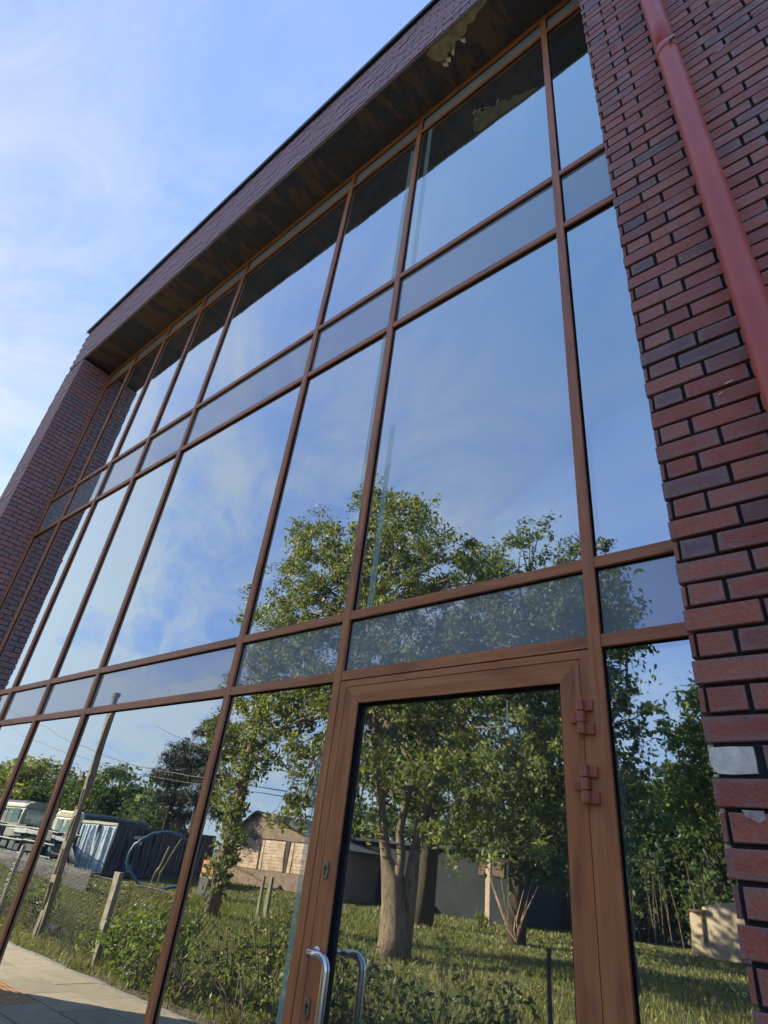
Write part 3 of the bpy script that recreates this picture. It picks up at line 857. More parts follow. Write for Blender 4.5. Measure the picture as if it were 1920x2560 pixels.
# ------------------------------------------------------------------ vegetation helpers
def quads(name, verts, mat, parent=None, nper=4):
    verts = np.asarray(verts, dtype=np.float32).reshape(-1, 3)
    nf = len(verts) // nper
    me = bpy.data.meshes.new(name)
    me.vertices.add(len(verts)); me.vertices.foreach_set('co', verts.ravel())
    me.loops.add(len(verts)); me.loops.foreach_set('vertex_index', np.arange(len(verts), dtype=np.int32))
    me.polygons.add(nf)
    me.polygons.foreach_set('loop_start', np.arange(0, len(verts), nper, dtype=np.int32))
    me.polygons.foreach_set('loop_total', np.full(nf, nper, dtype=np.int32))
    me.materials.append(mat); me.update(calc_edges=True)
    o = bpy.data.objects.new(name, me); C.objects.link(o)
    if parent: o.parent = parent
    return o
def leaves(cen, size, droop=0.5, aspect=.42):
    n = len(cen)
    d = RNG.normal(size=(n, 3)); d[:, 2] -= droop * 1.2
    d /= np.linalg.norm(d, axis=1)[:, None]
    q = RNG.normal(size=(n, 3)); s = np.cross(d, q); s /= np.linalg.norm(s, axis=1)[:, None] + 1e-6
    nn = np.cross(d, s)
    L_ = (size * RNG.uniform(.4, 1.4, n))[:, None]
    a = cen - d * L_ * .5; b = cen + s * L_ * aspect * .5 + nn * L_ * .08; c = cen + d * L_ * .5; e = cen - s * L_ * aspect * .5 + nn * L_ * .08
    return np.stack([a, b, c, e], 1)
def crown_points(blobs, dens, spread, per, hollow=.45):
    out = []
    for (x, y, z, rx, ry, rz) in blobs:
        nc = max(3, int(dens * rx * ry * rz))
        u = RNG.normal(size=(nc, 3)); u /= np.linalg.norm(u, axis=1)[:, None]
        r = RNG.uniform(hollow, 1.08, nc)[:, None] ** .8
        cc = u * r * np.array([rx, ry, rz]) + np.array([x, y, z])
        for c in cc:
            k = int(per * RNG.uniform(.5, 1.4))
            sp = spread * RNG.uniform(.55, 1.3)
            dirv = RNG.normal(size=3); dirv[2] = abs(dirv[2]) * .3; dirv /= np.linalg.norm(dirv)
            t = RNG.uniform(-1, 1, (k, 1))
            p = c + dirv * t * sp * 1.3 + RNG.normal(size=(k, 3)) * sp * np.array([.38, .38, .30])
            p[:, 2] -= (np.abs(t[:, 0]) ** 2) * sp * .6
            out.append(p)
    return np.concatenate(out)
def limbs(m, trunk, blobs, r0):
    tp = Vector(trunk[-1]); 
    for (x, y, z, rx, ry, rz) in blobs:
        e = Vector((x, y, z)); s = Vector(trunk[-1]) if e.z > tp.z else Vector(trunk[-2])
        mid = s.lerp(e, .5) + Vector((random.uniform(-.3, .3), random.uniform(-.3, .3), (e - s).length * .10))
        m.tube([s, s.lerp(mid, .5) + Vector((0, 0, .1)), mid, e], [r0, r0 * .75, r0 * .5, r0 * .2], 7)
        for k in range(3):
            q = e + Vector((random.uniform(-rx, rx), random.uniform(-ry, ry), random.uniform(-rz, rz))) * .8
            m.tube([mid, mid.lerp(q, .5) + Vector((0, 0, .12)), q], [r0 * .35, r0 * .2, r0 * .07], 5)
def tree(name, label, cat, trunks, blobs, mat, bark='bark', dens=9, per=34, size=.13, spread=.36, r0=.13, group=None, droop=.6, hollow=.45, aspect=.42, root=None):
    T = empty(name, root or trunks[0][0][0]); tag(T, label, cat, group)
    off = Vector(T.location)
    m = MB()
    for (pts, rad) in trunks:
        P_ = [Vector(p) for p in pts]
        m.tube(P_, rad, 12)
    main = trunks[0][0]
    limbs(m, main, blobs, r0)
    m.v = [tuple(Vector(p) - off) for p in m.v]
    m.build('trunk', MT[bark], T, True)
    c = crown_points(blobs, dens, spread, per, hollow) - np.array(off)
    quads('crown', leaves(c, size, droop, aspect), MT[mat], T)
    return T

# main forked tree by the lawn
t1 = [([(-9.15, -10.4, -.05), (-9.2, -10.4, .35), (-9.24, -10.4, .95), (-9.35, -10.4, 1.35), (-9.62, -10.4, 1.8), (-9.80, -10.4, 2.4), (-10.2, -10.5, 3.6), (-10.8, -10.6, 5.4), (-11.3, -10.5, 8.0)], [.42, .33, .30, .28, .16, .14, .13, .11, .08]),
      ([(-9.30, -10.4, 1.1), (-9.18, -10.4, 1.55), (-9.14, -10.4, 1.9), (-9.25, -10.4, 2.4), (-9.0, -10.4, 3.6), (-8.6, -10.6, 5.6), (-8.4, -10.6, 7.6)], [.20, .13, .11, .11, .10, .09, .06]),
      ([(-9.1, -10.6, -.05), (-8.98, -10.6, 1.2), (-8.95, -10.7, 2.6), (-8.3, -11.0, 4.6), (-7.4, -11.0, 6.4)], [.22, .15, .09, .08, .05])]
b1 = [(-16.1, -9.9, 6.5, .9, 1., .8), (-16.5, -9.8, 4.9, .7, .9, .7), (-14.3, -10., 4.7, .9, 1.1, .6), (-13.2, -10., 3.9, 1.0, 1.2, .6), (-12.4, -9.9, 2.6, .9, 1., .5), (-15.9, -9.9, 3.6, .6, .8, .4), (-16.4, -10.1, 9.6, .6, .8, .8), (-15.6, -10.2, 12.9, .45, .6, .5), (-15.1, -10.2, 11.9, .8, .9, .9), (-14.2, -10.3, 11.9, .8, 1.1, 1.1), (-15.3, -10.5, 10.2, 1.0, 1.2, 1.2), (-13.4, -10.4, 10.7, 1.4, 1.6, 1.5), (-12.0, -10.3, 12.8, .55, .9, 1.3), (-11.2, -10.6, 12.2, .8, 1.1, 1.1),
      (-12.0, -10.5, 10.8, 1.4, 1.8, 1.5), (-10.2, -10.4, 11.4, 1.1, 1.4, 1.2), (-9.3, -10.4, 10.6, 1.0, 1.5, 1.1), (-10.6, -10.4, 9.4, 1.6, 2.0, 1.4), (-13.8, -10.2, 8.8, 1.6, 1.8, 1.3), (-15.7, -10.3, 8.4, .9, 1.3, 1.2), (-8.2, -10.4, 9.6, .9, 1.5, 1.0),
      (-12.4, -10.2, 7.4, 1.7, 2.0, 1.3), (-14.6, -10.2, 6.7, 1.5, 1.6, 1.1), (-9.4, -10.4, 7.6, 1.6, 2.0, 1.3), (-7.0, -10.6, 8.7, .8, 1.2, .9), (-7.0, -10.6, 6.9, 1.3, 1.8, 1.1), (-10.9, -10.0, 5.7, 1.7, 1.9, 1.0),
      (-13.0, -10.1, 5.3, 1.3, 1.6, .9), (-8.3, -10.2, 5.4, 1.5, 1.9, 1.0), (-5.9, -10.5, 5.3, 1.1, 1.6, .9), (-11.4, -9.8, 3.9, 1.3, 1.5, .8), (-9.2, -9.9, 3.8, 1.2, 1.7, .75), (-7.2, -10.1, 3.6, 1.3, 1.7, .8), (-5.4, -10.4, 3.5, .9, 1.5, .9),
      (-10.3, -9.9, 2.65, .45, .8, .5), (-7.6, -10.2, 2.45, .7, 1.2, .45), (-6.2, -10.3, 2.3, .7, 1.2, .6), (-12.0, -9.9, 3.0, .7, 1., .5), (-5.0, -10.4, 7.4, .7, 1.2, .9), (-15.9, -9.9, 5.4, .8, 1.1, .8)]
tree('ash_tree', 'tall leafy tree with a thick forked trunk standing on the lawn, reflected in the glass', 'tree', t1, b1, 'leaf_a', dens=17, per=96, size=.128, spread=.30, r0=.085, aspect=.48)
# tree with the hanging branches behind the door's right side
t2 = [([(-10.9, -19.2, -.05), (-10.8, -19.1, 1.5), (-10.7, -19.0, 3.2), (-10.2, -18.6, 5.4), (-9.8, -18.2, 10.0)], [.36, .30, .26, .2, .12])]
b2 = [(-9.3, -18.4, 14.6, .8, .9, 1.7), (-8.0, -18.4, 13.6, .7, .8, 1.4), (-10.6, -18.4, 13.6, .8, 1., 1.4), (-6.9, -18.0, 12.8, .8, 1.0, 1.2), (-12.4, -18.6, 13.4, 1.4, 1.4, 1.6), (-8.6, -18.4, 11.6, 1.2, 1., 1.3), (-11.0, -18.6, 11.4, 1.6, 1.6, 1.4), (-6.6, -17.8, 10.6, 1.2, 1.4, 1.2), (-13.4, -18.6, 11.0, 1.8, 1.8, 1.6), (-8.6, -18., 9.2, 1.8, 1.6, 1.2), (-11.4, -18.2, 8.6, 2.2, 2.2, 1.3), (-14.2, -18.4, 8.0, 2.0, 2.0, 1.3), (-6.6, -17.4, 8.2, 1.2, 1.4, 1.1),
      (-8.4, -17.8, 6.4, 2.0, 2.0, 1.3), (-11.6, -18.0, 5.6, 2.2, 2.2, 1.2), (-14.6, -18.2, 5.2, 2.0, 2., 1.2), (-9.4, -17.9, 4.2, 1.8, 1.8, .9), (-12.4, -18.0, 3.6, 1.4, 1.6, .8), (-15.8, -18.4, 7.4, 1.6, 1.6, 1.6), (-7.2, -17.4, 4.2, 1.2, 1.4, 1.0), (-10.4, -17.6, 2.9, .7, 1., .5)]
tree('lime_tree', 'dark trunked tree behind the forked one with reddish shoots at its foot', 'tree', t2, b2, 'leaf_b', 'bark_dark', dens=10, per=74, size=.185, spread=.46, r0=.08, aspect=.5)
t2b = [([(-15.0, -19.3, -.05), (-14.8, -19.2, 1.5), (-14.6, -19.0, 3.2), (-14.9, -18.9, 5.4), (-15.2, -18.8, 7.2)], [.36, .31, .28, .22, .12])]
b2b = [(-15.4, -18.8, 9.2, 1.6, 1.8, 1.4), (-16.8, -19.0, 7.6, 1.5, 1.8, 1.2), (-15.2, -18.6, 6.4, 1.7, 1.8, 1.1), (-17.4, -19.2, 5.6, 1.3, 1.8, .9), (-16.0, -18.8, 4.2, 1.5, 1.8, .7)]
tree('elm_tree', 'dark straight trunk tree before the slate grey wall', 'tree', t2b, b2b, 'leaf_b', 'bark_dark', dens=13, per=40, size=.25, spread=.48, aspect=.5)
# trees seen in the narrow right pane
t3 = [([(-4.6, -12.3, -.05), (-4.75, -12.3, 2.2), (-4.95, -12.3, 4.6), (-5.1, -12.3, 7.4)], [.16, .14, .11, .06])]
b3 = [(-6.4, -12.9, 7.6, .9, 1.2, 1.2), (-5.7, -12.6, 5.0, .9, 1.2, .9), (-6.0, -12.8, 3.6, .9, 1.2, .8), (-5.4, -12.6, 2.7, .8, 1.2, .6), (-6.6, -13.0, 2.4, .8, 1., .7), (-4.4, -12.0, 8.3, .8, 1., .8), (-5.2, -12.2, 7.2, 1.0, 1.2, .9), (-3.9, -12.0, 6.9, .55, .8, .6), (-4.7, -12.2, 5.9, .9, 1.1, .5), (-3.7, -12.0, 5.25, .5, .8, .3), (-4.7, -12.3, 4.9, .9, 1.1, .45), (-4.1, -12.1, 4.2, .7, .9, .35), (-5.0, -12.4, 3.7, .9, 1.2, .4), (-4.2, -12.3, 3.2, .5, .9, .25), (-5.6, -12.6, 8.6, .9, 1.2, .8), (-6.3, -12.8, 6.0, .9, 1.3, 1.0)]
tree('young_oak', 'dark green tree with tiered branches beyond the narrow pane beside the pillar', 'tree', t3, b3, 'leaf_b', 'bark_dark', dens=42, per=40, size=.17, spread=.30, r0=.06, aspect=.5)
t4 = [([(-3.6, -21.5, -.05), (-3.7, -21.4, 2.0), (-3.9, -21.3, 4.0), (-4.2, -21.0, 6.2)], [.2, .17, .13, .07])]
b4 = [(-4.3, -20.8, 7.6, .9, 1., 1.1), (-5.1, -21.0, 6.5, 1., 1.2, .9), (-3.7, -20.6, 6.2, 1.1, 1.3, 1.1), (-5.7, -21.2, 5.4, .7, 1., .6), (-4.6, -21.0, 4.8, 1.2, 1.4, .9), (-5.9, -21.2, 4.3, .8, 1.2, .5), (-2.6, -20.6, 4.6, 1.2, 1.4, 1.6)]
tree('maple_tree', 'sunlit light green tree reflected right beside the brick pillar', 'tree', t4, b4, 'leaf_c', 'bark_dark', dens=34, per=44, size=.22, spread=.40, r0=.06, aspect=.5)
# far hedge bank closing the field
bk = []
for i in range(12):
    x = -37 + i * 1.7; bk.append((x, -37.0 + math.sin(i), 4.2 + .9 * math.sin(i * 1.9), 1.5, 1.3, 1.5))
for i in range(22):
    x = -20 + i * 1.0; bk.append((x, -33.5 + math.sin(i * 1.7) * .8, 1.6 + .5 * math.sin(i), 1.3, 1.5, 1.6 + .4 * math.sin(i * 2.3)))
for i in range(15):
    x = -20 + i * 1.3; bk.append((x, -35.0, 4.2 + .7 * math.sin(i * 1.3), 1.6, 1.6, 1.8))
for i in range(9):
    x = -19 + i * 1.5; bk.append((x, -36.5, 6.6 + .9 * math.sin(i * 2.3), 1.5, 1.6, 1.6))
tk = [([(-11, -34, -.05), (-11, -34, 1.5), (-11, -34, 2.4)], [.14, .1, .06])]
tree('hedgerow', 'dense dark thicket closing the far side of the lawn behind the small beige shed', 'thicket', tk, bk, 'leaf_b', 'bark_dark', dens=15, per=60, size=.28, spread=.6, r0=.03, aspect=.5)
sap = MB()
for k in range(46):
    x = random.uniform(-15.5, -8.0); y = random.uniform(-31.8, -30.6); h = random.uniform(1.2, 3.4); w = random.uniform(-.4, .4)
    sap.tube([(x, y, -.05), (x + w * .4, y, h * .5), (x + w, y, h)], [.03, .022, .01], 4)
tag(sap.build('dry_stems', MT['twig']), 'tangle of dry brown stems in front of the dark thicket', 'stems', kind='stuff')
red = MB()
for k in range(22):
    a = random.uniform(0, 6.28); h = random.uniform(.5, 2.2)
    red.tube([(-10.8, -18.9, 0), (-10.8 + math.cos(a) * h * .25, -18.7 + math.sin(a) * h * .2, h * .5), (-10.8 + math.cos(a) * h * .55, -18.7 + math.sin(a) * h * .3, h)], [.022, .016, .006], 4)
tag(red.build('bare_shoots', MT['pinkwood'], None), 'bare reddish shoots around the foot of the dark trunked tree', 'shoots')

# rounded far trees on the left
def bush_tree(x, y, h, w, lab, mat):
    bl = [(x, y, h * .62, w, w * .8, h * .36), (x - w * .6, y, h * .45, w * .75, w * .7, h * .32), (x + w * .65, y, h * .42, w * .7, w * .7, h * .30), (x + w * .2, y + .5, h * .82, w * .55, w * .5, h * .18)]
    tree('rounded_tree', lab, 'tree', [([(x, y, -.05), (x, y, h * .3), (x, y, h * .5)], [.3, .25, .15])], bl, mat, 'bark_dark', dens=.9, per=130, size=.36, spread=1.15, r0=.1, group='rounded trees beyond the yard', droop=.2, hollow=.75, aspect=.6)
bush_tree(-88, -30, 8.6, 5.5, 'sunlit round tree farthest left beyond the parked van', 'leaf_a')
bush_tree(-78, -29, 8.3, 5.5, 'sunlit round tree with a flat top left of the concrete pole', 'leaf_a')
bush_tree(-70, -30, 6.4, 4.5, 'lower round tree in the gap left of the concrete pole', 'leaf_b')
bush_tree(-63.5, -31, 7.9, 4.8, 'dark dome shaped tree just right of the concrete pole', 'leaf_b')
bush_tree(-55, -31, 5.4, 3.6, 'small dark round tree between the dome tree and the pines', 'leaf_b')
bush_tree(-101, -31, 8.0, 6.0, 'round tree at the far left end of the tree row', 'leaf_a')

# pines
def pine(x, y, h, lean, lab, tiers):
    pts = [(x, y, -.05), (x + lean * .3, y, h * .35), (x + lean * .7, y, h * .7), (x + lean, y, h * .96)]
    bl = []
    for (dx, z, r, rz) in tiers: bl.append((x + dx, y + random.uniform(-.5, .5), z, r, r * .8, rz))
    T = tree('pine_tree', lab, 'tree', [(pts, [.24, .2, .14, .05])], bl, 'needle', 'bark_dark', dens=46, per=90, size=.26, spread=.36, r0=.07, group='pines behind the container', droop=-.3, hollow=.3, aspect=.16)
pine(-38.2, -22.0, 7.4, -.5, 'dark ragged pine with a leftward arm behind the blue container', [(-2.3, 7.0, .8, .35), (-1.6, 7.7, .6, .45), (-.9, 6.5, 1.4, .45), (.3, 7.3, 1.0, .5), (-1.5, 5.6, 1.3, .35), (.2, 5.4, 1.9, .5), (.9, 6.3, 1.1, .5), (-.6, 4.3, 1.4, .4), (1.2, 4.2, 1.6, .5), (.4, 3.2, 1.5, .4)])
pine(-34.4, -21.6, 8.8, -.4, 'taller dark pine beside the ivy clad trunk', [(-1.8, 8.3, 1.0, .35), (-.9, 9.0, .8, .4), (.1, 8.6, 1.2, .5), (1.3, 8.1, 1.1, .5), (-1.4, 7.2, 1.3, .35), (.6, 6.9, 1.8, .5), (-.6, 5.6, 1.5, .45), (1.2, 5.4, 1.5, .5), (.3, 4.2, 1.6, .45), (1.8, 3.4, 1.3, .4)])

# ivy clad trunk
t5 = [([(-15.02, -9.7, -.05), (-14.85, -9.7, 1.7), (-14.74, -9.7, 4.0), (-14.70, -9.7, 6.0), (-14.74, -9.7, 8.3)], [.19, .16, .14, .12, .10])]
IV = empty('ivy_tree', (-15.02, -9.7, 0)); tag(IV, 'slender leaning trunk wrapped in climbing leaves left of the door', 'tree')
m = MB()
for pts_, rad in t5: m.tube([Vector(p) - Vector(IV.location) for p in pts_], rad, 10)
m.build('trunk', MT['bark'], IV, True)
MB().box(-.55, .95, .1, .16, 7.05, 7.12).build('cross_arm', MT['bark_dark'], IV)
ip = crown_points([(-14.95 + .03 * k, -9.6, .5 + k * .42, .30 + .16 * (k % 3), .28, .3) for k in range(18)] + [(-15.7, -9.7, 3.0, .5, .4, .4), (-14.3, -9.6, 1.9, .4, .4, .3), (-15.8, -9.7, 4.4, .6, .5, .4), (-14.2, -9.6, 3.7, .4, .4, .35)], 520, .16, 14, .5) - np.array(IV.location)
quads('ivy_leaves', leaves(ip, .12, .5, .6), MT['leaf_a'], IV)

# ------------------------------------------------------------------ grass and shrubs
def blades(n, xr, yr, h, w, taper=False):
    x = RNG.uniform(*xr, n); y = RNG.uniform(*yr, n)
    cl = np.sin(x * 1.3) * np.cos(y * 1.7) * .5 + np.sin(x * .43 + 2) * .5
    hh = h * RNG.uniform(.4, 1.3, n) * (1 + .45 * cl)
    a = RNG.uniform(0, 6.283, n); lean = RNG.normal(size=(n, 2)) * (hh * .35)[:, None]
    ww = w * RNG.uniform(.6, 1.3, n)
    z = np.full(n, -.04)
    p0 = np.stack([x - np.cos(a) * ww, y - np.sin(a) * ww, z], 1); p1 = np.stack([x + np.cos(a) * ww, y + np.sin(a) * ww, z], 1)
    tip = np.stack([x + lean[:, 0], y + lean[:, 1], z + hh], 1)
    return np.stack([p0, p1, tip], 1)
g = np.concatenate([blades(42000, (-20, -1), (-8, -2.80), .15, .007), blades(42000, (-26, -1), (-16, -8), .13, .014), blades(36000, (-34, 0), (-30, -16), .11, .03), blades(9000, (-42, -20), (-12, -2.8), .18, .025)])
tag(quads('grass', g, MT['grass'], None, 3), 'rough unmown grass of the lawn across the footway', 'grass', kind='stuff')
def shrub(name, lab, cat, blobs, mat, size, dens, per, spread, group=None, droop=.2, stems=8, aspect=.45):
    x, y = blobs[0][0], blobs[0][1]
    T = empty(name, (x, y, -.04)); tag(T, lab, cat, group)
    m = MB()
    for (bx, by, bz, rx, ry, rz) in blobs:
        for k in range(stems):
            e = Vector((bx + random.uniform(-rx, rx) * .8, by + random.uniform(-ry, ry) * .8, bz + rz * random.uniform(.2, .9))) - Vector(T.location)
            s = Vector((bx + random.uniform(-.15, .15), by, -.04)) - Vector(T.location)
            m.tube([s, s.lerp(e, .5) + Vector((0, 0, .05)), e], [.009, .007, .003], 4)
    m.build('stem', MT['twig'], T)
    c = crown_points(blobs, dens, spread, per, .3) - np.array(T.location)
    quads('foliage', leaves(c, size, droop, aspect), MT[mat], T)
    return T
shrub('weedy_shrub', 'bright green leafy weeds swallowing the wire fence beside the paving', 'shrub', [(-8.4, -3.3, .38, .5, .35, .34), (-7.7, -3.3, .44, .5, .35, .42), (-9.1, -3.4, .26, .5, .3, .26), (-7.1, -3.4, .50, .5, .38, .46), (-8.0, -3.7, .6, .45, .3, .3), (-7.4, -3.0, .22, .6, .2, .22)], 'leaf_c', .075, 420, 20, .13)
shrub('leafy_shrub', 'darker green shrub along the fence seen left of the door', 'shrub', [(-6.4, -3.7, .48, .55, .4, .46), (-5.7, -3.8, .54, .55, .4, .50), (-6.1, -4.1, .75, .5, .35, .34), (-5.1, -3.9, .46, .5, .4, .44), (-6.5, -3.1, .25, .6, .25, .25), (-5.5, -3.2, .25, .6, .25, .25)], 'leaf_a', .065, 380, 20, .13)
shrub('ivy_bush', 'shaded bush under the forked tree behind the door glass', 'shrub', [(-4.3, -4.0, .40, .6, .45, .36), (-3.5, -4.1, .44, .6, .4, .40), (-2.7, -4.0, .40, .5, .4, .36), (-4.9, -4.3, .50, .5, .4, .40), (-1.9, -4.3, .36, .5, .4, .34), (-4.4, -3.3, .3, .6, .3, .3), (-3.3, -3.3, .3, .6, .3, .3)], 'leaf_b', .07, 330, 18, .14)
shrub('pale_leaf_shrub', 'pale leaved shrub at the foot of the concrete pole', 'shrub', [(-15.2, -4.9, .30, .55, .4, .40), (-14.4, -4.8, .20, .4, .35, .3), (-13.2, -4.2, .30, .35, .3, .35), (-12.8, -4.1, .62, .22, .2, .2)], 'leaf_c', .13, 200, 16, .18)
shrub('grass_tussock', 'tall tussock beside the pink timber post', 'grass', [(-14.3, -22.4, .30, .25, .25, .35)], 'leaf_c', .3, 900, 14, .1, droop=-1.2, aspect=.1)
shrub('tall_weed', 'tall dark weed standing alone in the lawn', 'weed', [(-6.9, -9.0, .45, .16, .16, .38), (-6.5, -9.1, .3, .12, .12, .24)], 'leaf_b', .07, 2500, 12, .08)
m = MB()
for k in range(60):
    x = random.uniform(-6.6, -5.2); y = random.uniform(-10.8, -9.7); a = random.uniform(0, 3)
    b = len(m.v); s_ = .05
    m.v += [(x, y, -.02), (x + s_ * math.cos(a), y + s_ * math.sin(a), 0.01), (x + s_, y + s_, .03), (x - s_ * .5, y + s_, -.02)]; m.face([b, b + 1, b + 2, b + 3])
tag(m.build('fallen_leaves', MT['rust']), 'patch of fallen brown leaves in the shade on the lawn', 'leaves', kind='stuff')

# ------------------------------------------------------------------ wire fence
FN = empty('wire_fence', (-9, -3.35, 0)); tag(FN, 'sagging chain link fence on concrete posts along the paving', 'fence')
def fpost(x, y, h, w=.045):
    m = MB(); m.prism([(-w, -w), (w, -w), (w, w), (-w, w)], 'z', -.05, h)
    o = m.build('fence_post', MT['concrete'], FN); o.location = (x + 9, y + 3.35, 0)
for (x, y, h) in ((-8.93, -3.3, 1.10), (-13.64, -3.7, 1.2), (-16.2, -3.75, 1.2), (-18.8, -3.8, 1.2)): fpost(x, y, h)
m = MB()
def yl(x): return -3.42 - .06 * (x + 9) * -.25
x = -18.6; H_ = 1.0
while x < -7.2:
    for sgn in (1, -1):
        pts = []
        x2 = x + sgn * H_
        sag = lambda xx: .07 * math.sin(xx * 1.9) ** 2
        m.tube([(x + 9, yl(x) + 3.35 + .008 * sgn, 0.02), ((x + x2) / 2 + 9, yl(x) + 3.35 + .008 * sgn, H_ / 2), (x2 + 9, yl(x2) + 3.35 + .008 * sgn, H_ - sag(x2))], .0042, 3, cap=False)
    x += .085
for z in (.03, .98): m.tube([(-18.8 + 9, -.45, z), (-9 + 9, -.07, z), (-7.0 + 9, .03, z)], .004, 4)
tag(m.build('wire_mesh', MT['wire'], FN), kind='stuff')
FP = empty('dark_post', (-2.24, -4.0, 0)); tag(FP, 'thin dark metal post at the lawn edge seen in the door glass', 'post')
MB().tube([(0, 0, -.05), (0, 0, 1.08)], .022, 10).tube([(0, 0, 1.07), (0, 0, 1.10)], .027, 10).build('post_shaft', MT['rust'], FP)
for k, (x, lab) in enumerate(((-15.0, 'left one of two short timber stakes on the lawn before the block shed'), (-14.65, 'right one of two short timber stakes on the lawn before the block shed'))):
    s = MB().prism([(-.05, -.05), (.05, -.05), (.055, .05), (-.05, .055)], 'z', -.05, 1.0).build('timber_stake', MT['postwood'])
    s.location = (x, -11.4, 0); tag(s, lab, 'stake', 'stakes on the lawn')
tp = MB().prism([(-.10, -.09), (.10, -.09), (.09, .09), (-.10, .09)], 'z', -.05, 2.45).build('timber_post', MT['pinkwood'])
tp.location = (-14.5, -23.2, 0); tag(tp, 'tall pinkish timber post in front of the slate grey wall', 'post')

# concrete pole with slots
CP = empty('concrete_pole', (-11.28, -3.42, 0)); tag(CP, 'precast concrete pole with a slotted lower half standing at the fence', 'pole')
m = MB()
def seg(z0, z1, w0, w1, slot):
    d = .045
    if slot:
        for s in (-1, 1):
            b = len(m.v)
            for (z, w) in ((z0, w0), (z1, w1)):
                a0, a1 = s * w, s * (w - .026)
                m.v += [(a0, -d, z), (a1, -d, z), (a1, d, z), (a0, d, z)]
            for q in ((0, 1, 5, 4), (1, 2, 6, 5), (2, 3, 7, 6), (3, 0, 4, 7), (4, 5, 6, 7), (3, 2, 1, 0)): m.face([b + i for i in q])
    else:
        b = len(m.v)
        for (z, w) in ((z0, w0), (z1, w1)): m.v += [(-w, -d, z), (w, -d, z), (w, d, z), (-w, d, z)]
        for q in ((0, 1, 5, 4), (1, 2, 6, 5), (2, 3, 7, 6), (3, 0, 4, 7), (4, 5, 6, 7), (3, 2, 1, 0)): m.face([b + i for i in q])
zs = [(-.05, .35, 0), (.35, .75, 1), (.75, .87, 0), (.87, 1.27, 1), (1.27, 1.39, 0), (1.39, 1.79, 1), (1.79, 1.91, 0), (1.91, 2.25, 1), (2.25, 3.95, 0)]
wz = lambda z: .070 - .004 * z
for (a, b, s) in zs: seg(a, b, wz(a), wz(b), s)
m.build('pole_shaft', MT['poleconc'], CP, bevel=.006)
MB().box(-.072, .072, -.055, .055, 3.95, 4.03).box(-.10, -.066, -.03, .03, 3.70, 3.76).build('pole_cap', MT['sheet'], CP)
MB().tube([(.0, .09, 2.36), (.0, .17, 2.38)], .02, 8).tube([(-.02, .12, 2.42), (-.02, .12, 2.52)], .03, 8).build('insulator', MT['rust'], CP)
def cable(pts, lab, r=.013):
    P_ = []
    for i in range(len(pts) - 1):
        for k in range(6):
            t = k / 6; P_.append(Vector(pts[i]).lerp(Vector(pts[i + 1]), t))
    P_.append(Vector(pts[-1]))
    o = MB().tube(P_, r, 5).build('overhead_cable', MT['cable'], None, True); tag(o, lab, 'cable', 'overhead cables above the yard')
cable([(-60, -16, 10.3), (-53.1, -16, 8.88), (-49.0, -16, 8.1), (-42.8, -16, 6.71), (-37.5, -16, 5.72), (-33.0, -16, 5.05), (-20, -16, 3.9)], 'upper of the two cables crossing left of the pines', .020)
cable([(-60, -16, 9.3), (-55.1, -16, 8.23), (-51.0, -16, 7.3), (-43.0, -16, 6.02), (-37.4, -16, 5.21), (-33.0, -16, 4.66), (-20, -16, 3.7)], 'lower of the two cables crossing left of the pines', .016)
cable([(-11.28, -3.42, 3.72), (-18, -8, 5.2), (-24.99, -12, 5.99), (-21.69, -12, 5.07), (-15, -12, 3.9)][2:], 'thin cable running from above the pole down towards the ivy trunk', .012)

# ------------------------------------------------------------------ yard: container, vehicles, pipes
V = Vector
n2 = V((.29, .957, 0)).normalized(); e2 = V((.957, -.29, 0)).normalized()     # lit end normal, along the end
CT = empty('shipping_container', (-28.4, -13.5, 0)); tag(CT, 'dark blue corrugated container with a pale blue corrugated end standing in the yard', 'container')
ax = -e2; ay = -n2; up = V((0, 0, 1))            # ax runs left along the lit end, ay runs back
Wc, Lc, Hc = 2.6, 7.4, 2.12
def cbox(m, x0, x1, y0, y1, z0, z1): m.bbox(ax * ((x0 + x1) / 2) + ay * ((y0 + y1) / 2) + up * ((z0 + z1) / 2), ax, ay, up, (x1 - x0) / 2, (y1 - y0) / 2, (z1 - z0) / 2)
m = MB(); cbox(m, .04, Wc - .04, .05, Lc, .12, Hc - .06); m.build('container_body', MT['navy'], CT)
m = MB()
for i in range(30): cbox(m, -.0, .05, .12 + i * .245, .12 + i * .245 + .12, .16, Hc - .12)
tag(m.build('side_corrugation', MT['navy'], CT), kind='stuff')
m = MB()
for (x0, x1) in ((0, .10), (Wc - .10, Wc)):
    cbox(m, x0 - .01, x1, -.03, .08, 0, Hc)
cbox(m, -.012, .10, Lc - .1, Lc + .01, 0, Hc)
cbox(m, -.015, .09, .08, Lc - .1, Hc - .12, Hc + .0); cbox(m, -.015, .09, .08, Lc - .1, 0.02, .16)
m.build('corner_post', MT['navy'], CT)
m = MB(); cbox(m, .10, Wc - .1, -.03, .05, Hc - .12, Hc - .01); m.build('end_lintel', MT['cream'], CT)
for dp in range(2):
    x0 = .11 + dp * 1.2
    m = MB(); cbox(m, x0, x0 + 1.17, .0, .04, .1, Hc - .14)
    for i in range(6): cbox(m, x0 + .04 + i * .19, x0 + .14 + i * .19, -.035, .0, .14, Hc - .2)
    d_ = m.build('container_door', MT['paleblue'], CT)
    m = MB()
    for i in (0.3, .85): m.tube([ax * (x0 + i) + ay * -.06 + up * .12, ax * (x0 + i) + ay * -.06 + up * (Hc - .16)], .022, 6)
    m.build('lock_bar', MT['sheet'], d_)
